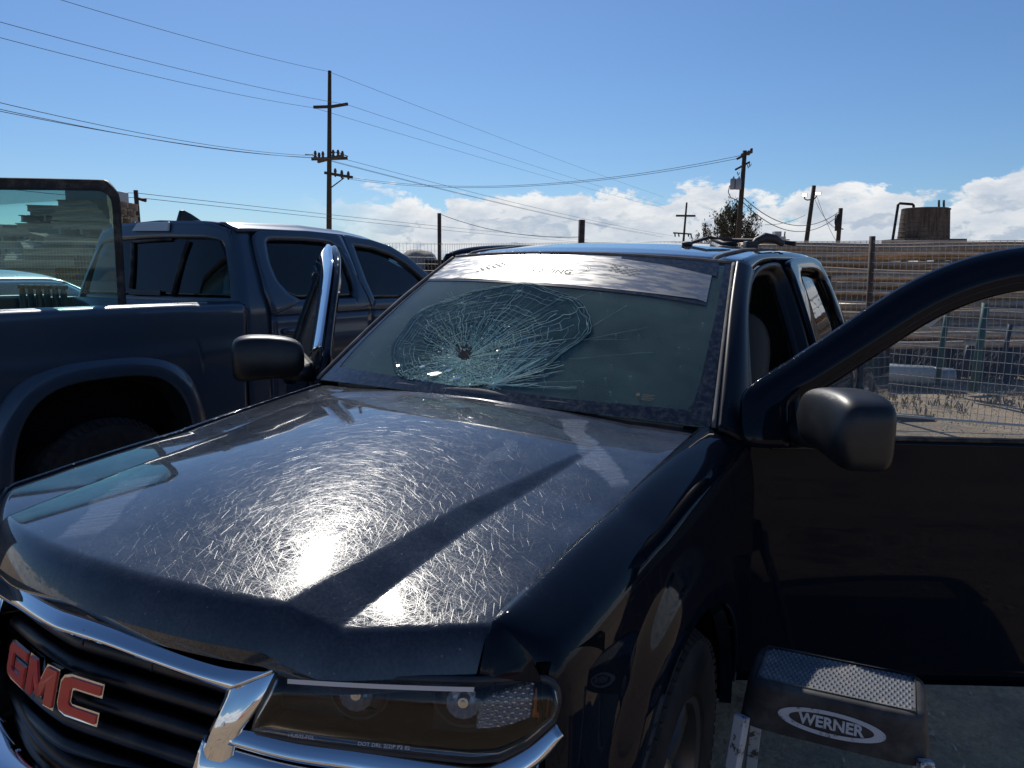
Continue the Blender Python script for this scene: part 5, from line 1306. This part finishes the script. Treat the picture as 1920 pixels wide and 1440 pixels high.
root, at2, b2 = pole(1376, 1384, 288, D2, .20, .13, 'utility pole with transformer cans standing in front of the bare tree')
bar('crossarm', at2(1370, 303), at2(1394, 291), .14, 'pole_wood', root); bar('crossarm', at2(1368, 322), at2(1394, 308), .12, 'pole_wood', root); bar('crossarm', at2(1378, 296), at2(1397, 290), .18, 'rust_steel', root)
for px, py in ((1391, 292), (1396, 288)): MB().tube([at2(px, py+4), at2(px, py-4)], .09, 8).done('insulator', 'dark_steel', root)
for px, py in ((1372, 326), (1390, 313), (1393, 310)): MB().tube([at2(px, py), at2(px+2, py+6), at2(px+4, py+1)], .035, 6).done('fuse_link', 'wire_dark', root)
for px, dd in ((1364, 0), (1374, -.2)):
    can = MB().lathe([(0, 0), (.17, 0), (.18, .05), (.18, .62), (.14, .68), (0, .70)], at2(px+1, 357, dd), (0, 0, 1), 16).done('transformer', 'galv_grey', root, angle=40)
    MB().tube([at2(px+1, 341, dd), at2(px+2, 334, dd)], .05, 6).done('bushing', 'dark_steel', can)
MB().tube([at2(1359, 350), at2(1357, 362), at2(1362, 372), at2(1374, 376)], .03, 5).done('lead', 'wire_dark', root)
D3 = 60.0
root, at3, b3 = pole(1499, 1515, 349, D3, .19, .14, 'leaning pole with two floodlights left of the water tank', m_='pole_wood')
MB().tube([at3(1498, 366), at3(1499, 373), at3(1504, 375), at3(1511, 374), at3(1518, 372), at3(1521, 367)], .05, 6).done('lamp_bracket', 'dark_steel', root)
for px, py in ((1498, 366), (1523, 363)):
    fl_ = MB().box(at3(px, py, -.2), (.42, .14, .24), rz=YAW).done('floodlight', 'galv_grey', root, smooth=False)
    MB().box(at3(px, py, -.29), (.37, .03, .20), rz=YAW).done('lamp_face', 'flood_lit', fl_, smooth=False)
root, at4, b4 = pole(1564, 1567, 389, 64, .19, .16, 'short stout pole with cable terminations between floodlight pole and tank')
MB().tube([at4(1561, 425), at4(1558, 416), at4(1558, 402)], .05, 5).done('service_mast', 'dark_steel', root); MB().tube([at4(1566, 420), at4(1570, 426), at4(1574, 427)], .05, 5).done('bracket', 'dark_steel', root)
MB().tube([at4(1563, 430), at4(1563, 400)], .2, 8).done('conduit', 'dark_steel', root)
root, at5, b5 = pole(1274, 1281, 381, 130, .22, .14, 'distant pole with a crossarm rising from behind the navy roof')
bar('crossarm', at5(1262, 405), at5(1298, 405), .30, 'pole_wood', root); bar('crossarm', at5(1258, 436), at5(1292, 438), .22, 'pole_wood', root)
for px in (1261, 1268, 1286, 1291): MB().tube([at5(px, 437), at5(px+1, 443)], .12, 6).done('insulator', 'dark_steel', root)
root, at6, b6 = pole(265, 261, 367, 45, .14, .12, 'plain pole with a street lamp above the slate pickup cab')
MB().tube([at6(262, 382), at6(268, 383), at6(279, 385)], [.04, .08, .11], 8).done('street_lamp', 'dark_steel', root)
root, at7, b7 = pole(1461, 1466, 432, 150, .14, .12, 'tiny far pole beside the pale block on the horizon')
bar('crossarm', at7(1460, 447), at7(1475, 447), .2, 'pole_wood', root)
def wire(pts, r, label, sag=0.0, m_='wire_dark'):
    g = MB(); P = []
    for (a, b) in zip(pts, pts[1:]):
        for i in range(25):
            t = i/24; p = a.lerp(b, t); p.z -= sag*4*t*(1-t); P.append(p)
    g.tube(P, r, 4); return tag(g.done('power_line', m_, None, smooth=False), label, 'wire', 'overhead wires')
def W_(px, py, dep): return FAR(far_at(px, dep), dep, zat(py, dep))
DL = 34.0
wires = [  # (far-left point, at the tall pole, continuing to the right), radius, sag, label
 ([(-60, -22, DL), (622, 156, D1), (1240, 372, 190)], .016, 'topmost wire from the upper left frame edge to the tip of the tallest pole'),
 ([(-60, 52, DL), (655, 213, D1), (1240, 386, 190)], .016, 'upper wire to the right end of the top crossarm'),
 ([(-60, 80, DL), (594, 219, D1), (1240, 392, 190)], .016, 'wire to the left end of the top crossarm'),
 ([(-60, 196, DL), (590, 303, D1), (1225, 440, 150)], .019, 'upper of the three cables to the lower crossarms'),
 ([(-60, 209, DL), (596, 306, D1), (1240, 444, 150)], .019, 'middle of the three cables to the lower crossarms'),
 ([(-60, 214, DL), (650, 309, D1), (1260, 442, 150)], .019, 'lowest of the three cables to the lower crossarms'),
 ([(-60, 342, 40), (262, 372, 45), (1100, 450, 150)], .018, 'upper of the two low wires crossing behind the street lamp pole'),
 ([(-60, 354, 40), (262, 380, 45), (1100, 455, 150)], .018, 'lower of the two low wires crossing behind the street lamp pole'),
 ([(820, 404, 14.3), (1083, 445, 12.0)], .006, 'thin wire sagging between the two tall fence posts'),
 ([(650, 340, D1), (1380, 296, D2)], .018, 'upper faint line from the tallest pole across to the transformer pole'),
 ([(655, 344, D1), (1372, 302, D2)], .018, 'lower faint line from the tallest pole across to the transformer pole'),
 ([(1386, 372, D2), (1562, 397, 64)], .028, 'upper black service cable from the transformer pole to the stout pole'),
 ([(1384, 379, D2), (1562, 404, 64)], .028, 'lower black service cable from the transformer pole to the stout pole'),
 ([(1518, 374, 60), (1558, 424, 64)], .016, 'left slack wire from the floodlights down to the stout pole'),
 ([(1522, 370, 60), (1562, 448, 64)], .016, 'right slack wire from the floodlights down behind the fence'),
 ([(1428, 420, 60), (1502, 402, 60)], .02, 'short wire from the tree to the floodlight pole'),
]
sags = [.3, .3, .3, .5, .5, .5, .2, .2, .12, 1.3, 1.2, 1.35, 1.5, .3, .2, .2]
for (pts, r_, lab), sg_ in zip(wires, sags): wire([W_(*p) for p in pts], r_, lab, sg_)

# ================================================================== bare tree, far block, tank truck, tarp bundle, pallets
DT = 56.0
tr0 = thing('leafless_tree', 'scrubby near-leafless tree behind the transformer pole', 'tree', FAR(far_at(1378, DT), DT))
rt_ = random.Random(4); tb = MB(); lv = MB()
def grow(p, d_, L, r_, lvl):
    n = 4; pts = [p]; q = p.copy(); dd_ = d_.copy()
    for i in range(n):
        dd_ = (dd_ + Vector((rt_.gauss(0, .16), rt_.gauss(0, .16), rt_.gauss(.03, .1)))).normalized(); q = q + dd_*L/n; pts.append(q)
    tb.tube(pts, [lerp(r_, r_*.6, i/n) for i in range(n+1)], 5 if lvl < 2 else 3, cap=False)
    if lvl >= 3:
        for _ in range(12):
            c = pts[rt_.randint(1, n)] + Vector((rt_.gauss(0, .12), rt_.gauss(0, .12), rt_.gauss(0, .12))); s_ = rt_.uniform(.05, .10)
            a, b = Vector((rt_.gauss(0, 1), rt_.gauss(0, 1), rt_.gauss(0, 1))).normalized()*s_, Vector((rt_.gauss(0, 1), rt_.gauss(0, 1), rt_.gauss(0, 1))).normalized()*s_
            lv.add([c-a, c+b, c+a, c-b], [(0, 1, 2, 3)])
    if lvl < 4:
        for i in range(rt_.randint(3, 4) if lvl < 3 else 3):
            ax = Vector((rt_.gauss(0, 1), rt_.gauss(0, 1), rt_.gauss(.25, .5))).normalized(); grow(pts[rt_.randint(2, n)], (dd_*.75+ax*.75).normalized(), L*rt_.uniform(.6, .78), r_*.58, lvl+1)
for k in range(4):
    a = k*pi/2+.4; grow(Vector((0, 0, .8)), Vector((cos(a)*.5, sin(a)*.5, 1)).normalized(), 2.1+.2*k, .11, 0)
tb.tube([(0, 0, -.2), (0, 0, 1.0)], [.22, .18], 8); tr0.scale = (.60, .60, .98); tb.done('trunk', 'pole_wood', tr0, smooth=False); lv.done('crown', 'dry_leaf', tr0, smooth=False)
t = thing('concrete_block_building', 'small pale block building on the horizon beside the tree', 'building', FAR(far_at(1453, 150), 150), YAW)
MB().box((0, 0, 4.0), (2.0, 3, 8.2)).done('wall', 'concrete', t, smooth=False); MB().box((-.2, 0, 8.6), (1.2, 1.6, .9)).done('roof_housing', 'concrete', t, smooth=False)
DW = 22.0
t = thing('tank_trailer', 'white domed tank with a flat cap behind the navy roof', 'tank', FAR(far_at(1385, DW), DW), YAW)
v, f = roundbox((0, 0, 1.35), (1.25, 1.4, 1.75), 2.4, 32, 20); obj('tank_shell', v, f, 'white_paint', t)
MB().box((-.02, 0, 2.26), (.48, .5, .09)).done('tank_cap', 'rust_steel', t, bevel=.02, smooth=False)
MB().tube([(-.5, -.72, 1.7), (-.3, -.72, 2.0), (0, -.5, 2.2)], .02, 6).done('hose', 'rust_steel', t)
DG = 18.5
t = thing('covered_bundle', 'load wrapped in a brownish tarp behind the left fence corner', 'tarp bundle', FAR(far_at(785, DG), DG), YAW)
v, f = roundbox((0, 0, .95), (1.0, 1.5, 2.05), 3.2, 40, 24)
v = [Vector(q)+Vector((noise.noise(Vector(q)*3.1)*.10, noise.noise(Vector(q)*2.7+Vector((5, 0, 0)))*.10, noise.noise(Vector(q)*3.3+Vector((0, 7, 0)))*.08)) for q in v]
obj('tarp_cover', v, f, 'tarp', t)
for k in range(10):
    r_, c_ = divmod(k, 5); p = FAR(far_at(800+6.5*c_, DG-.9), DG-.9, 1.70-.13*r_)
    g = MB().lathe([(.035, 0), (.062, 0), (.062, 1.6), (.035, 1.6), (.035, 0)], (0, 0, 0), (fh.x, fh.y, 0), 14).done('hose_pipe', 'black_hose', None, angle=40); g.location = p
    tag(g, 'black corrugated pipe, %s of the %s row beside the tarp bundle' % (['first', 'second', 'third', 'fourth', 'last'][c_], ['upper', 'lower'][r_]), 'pipe', 'black pipes beside the tarp bundle')
# rack carrying those pipes
t = thing('pipe_rack', 'dark rack holding black pipes beside the tarp bundle', 'rack', FAR(far_at(815, DG-.1), DG-.1), YAW); MB().box((0, 0, .74), (.62, 1.4, 1.46)).done('rack_body', 'dark_steel', t, smooth=False)

# pallets: one mesh each, shared
pm = MB()
for i in range(7): pm.box((0, -.48+.16*i, .133), (1.2, .10, .018))
for i in range(3): pm.box((0, -.46+.46*i, .07), (1.2, .04, .105))
for i in range(4): pm.box((0, -.45+.30*i, .008), (1.2, .09, .016))
proto = pm.done('wooden_pallet', 'pallet_wood', None, smooth=False); pg = 'pallets in the tall messy pile at the left'
rpp = random.Random(21); DPp = 17.2; first = True
cols = [(-170, 14, 0), (-60, 15, .2), (40, 16, 0), (108, 18, .3), (184, 20, 0), (30, 17, 1.4), (125, 20, 1.4), (196, 19, 1.4), (-90, 18, 1.5)]
names = ['far left column', 'column at the left frame edge', 'second column from the frame edge', 'column with the stepped top', 'tallest front column', 'second rear column', 'middle rear column', 'right rear column', 'left rear column']
def place(px, dep, z, rz, tilt=0.0, label=''):
    global first
    o = proto if first else proto.copy()
    if not first: COL.objects.link(o)
    first = False; p = FAR(far_at(px, dep), dep, z); o.location = p; o.rotation_euler = (tilt, rpp.uniform(-.02, .02), rz); tag(o, label, 'pallet', pg)
ordn = ['lowest', 'second', 'third', 'fourth', 'fifth', 'sixth', 'seventh', 'eighth', 'ninth', 'tenth', 'eleventh', 'twelfth', 'thirteenth', 'fourteenth', 'fifteenth', 'sixteenth', 'seventeenth', 'eighteenth', 'nineteenth', 'twentieth']
for ci, (px, cnt, dd_) in enumerate(cols):
    for k in range(cnt):
        place(px+rpp.uniform(-6, 6)*(k/cnt+.4), DPp+dd_+rpp.uniform(-.1, .1), .145*k, YAW+rpp.uniform(-.12, .12)+(pi/2 if rpp.random() < .3 else 0), rpp.uniform(-.03, .03)*(k > cnt-4), '%s pallet up in the %s of the pallet pile' % (ordn[k], names[ci]))
for k in range(5):
    place(28+26*k, DPp-1.0+.1*k, 1.35+.17*k, YAW+.2*k, .5-.1*k, 'loose pallet leaning on the face of the pile, %s from the left' % ['first', 'second', 'third', 'fourth', 'fifth'][k])
t = thing('plastic_crate', 'grey crate turned over on top of the pallet pile', 'crate', FAR(far_at(190, DPp+.2), DPp+.2, .145*20+.01), YAW)
ct = MB(); ct.box((0, 0, .12), (.9, .9, .24)); ct.done('crate_shell', 'galv_grey', t, smooth=False, bevel=.01)

# ================================================================== what stands behind the camera and shows in the chrome
for i, (x, y, c_) in enumerate(((7.5, -24, 'red_paint'), (3.2, -27, 'red_paint'), (-6, -30, 'silver_paint'))):
    t = thing('parked_car', ['red car parked behind the photographer, nearer one', 'red car parked behind the photographer, farther one', 'pale car parked behind the photographer'][i], 'car', (x, y, 0), .3*i)
    v = [Vector(q) for q in []]
    v = []
    for p in pp_:
        for j in range(13):
            s = 2*j/12-1; hw = .88-.22*sst(p.y, 1.0, 1.45); v.append(Vector((p.x, s*hw, p.y-.05*abs(s)**4)))
    f = [(a*13+j, (a+1)*13+j, (a+1)*13+j+1, a*13+j+1) for a in range(59) for j in range(12)]
    obj('car_top', v, f, c_, t)
    for sg in (1, -1): MB().grid(lambda u, w_: Vector((lerp(-2.2, 2.2, u), sg*.88, lerp(1.0-.06*abs(2*u-1)**2, .3, w_))), 12, 4).done('car_side', c_, t)
t = thing('shed', 'low shed with a gabled roof behind the photographer', 'shed', (9, -52, 0), .2)
MB().box((0, 0, 1.5), (14, 8, 3)).done('wall', 'concrete', t, smooth=False)
MB().prism([(-7.4, 0), (7.4, 0), (0, 2.6)], lambda a, b, h: Vector((a, -4.3+h, 3.004+b)), 8.6).done('roof', 'grey_roof', t, smooth=False)
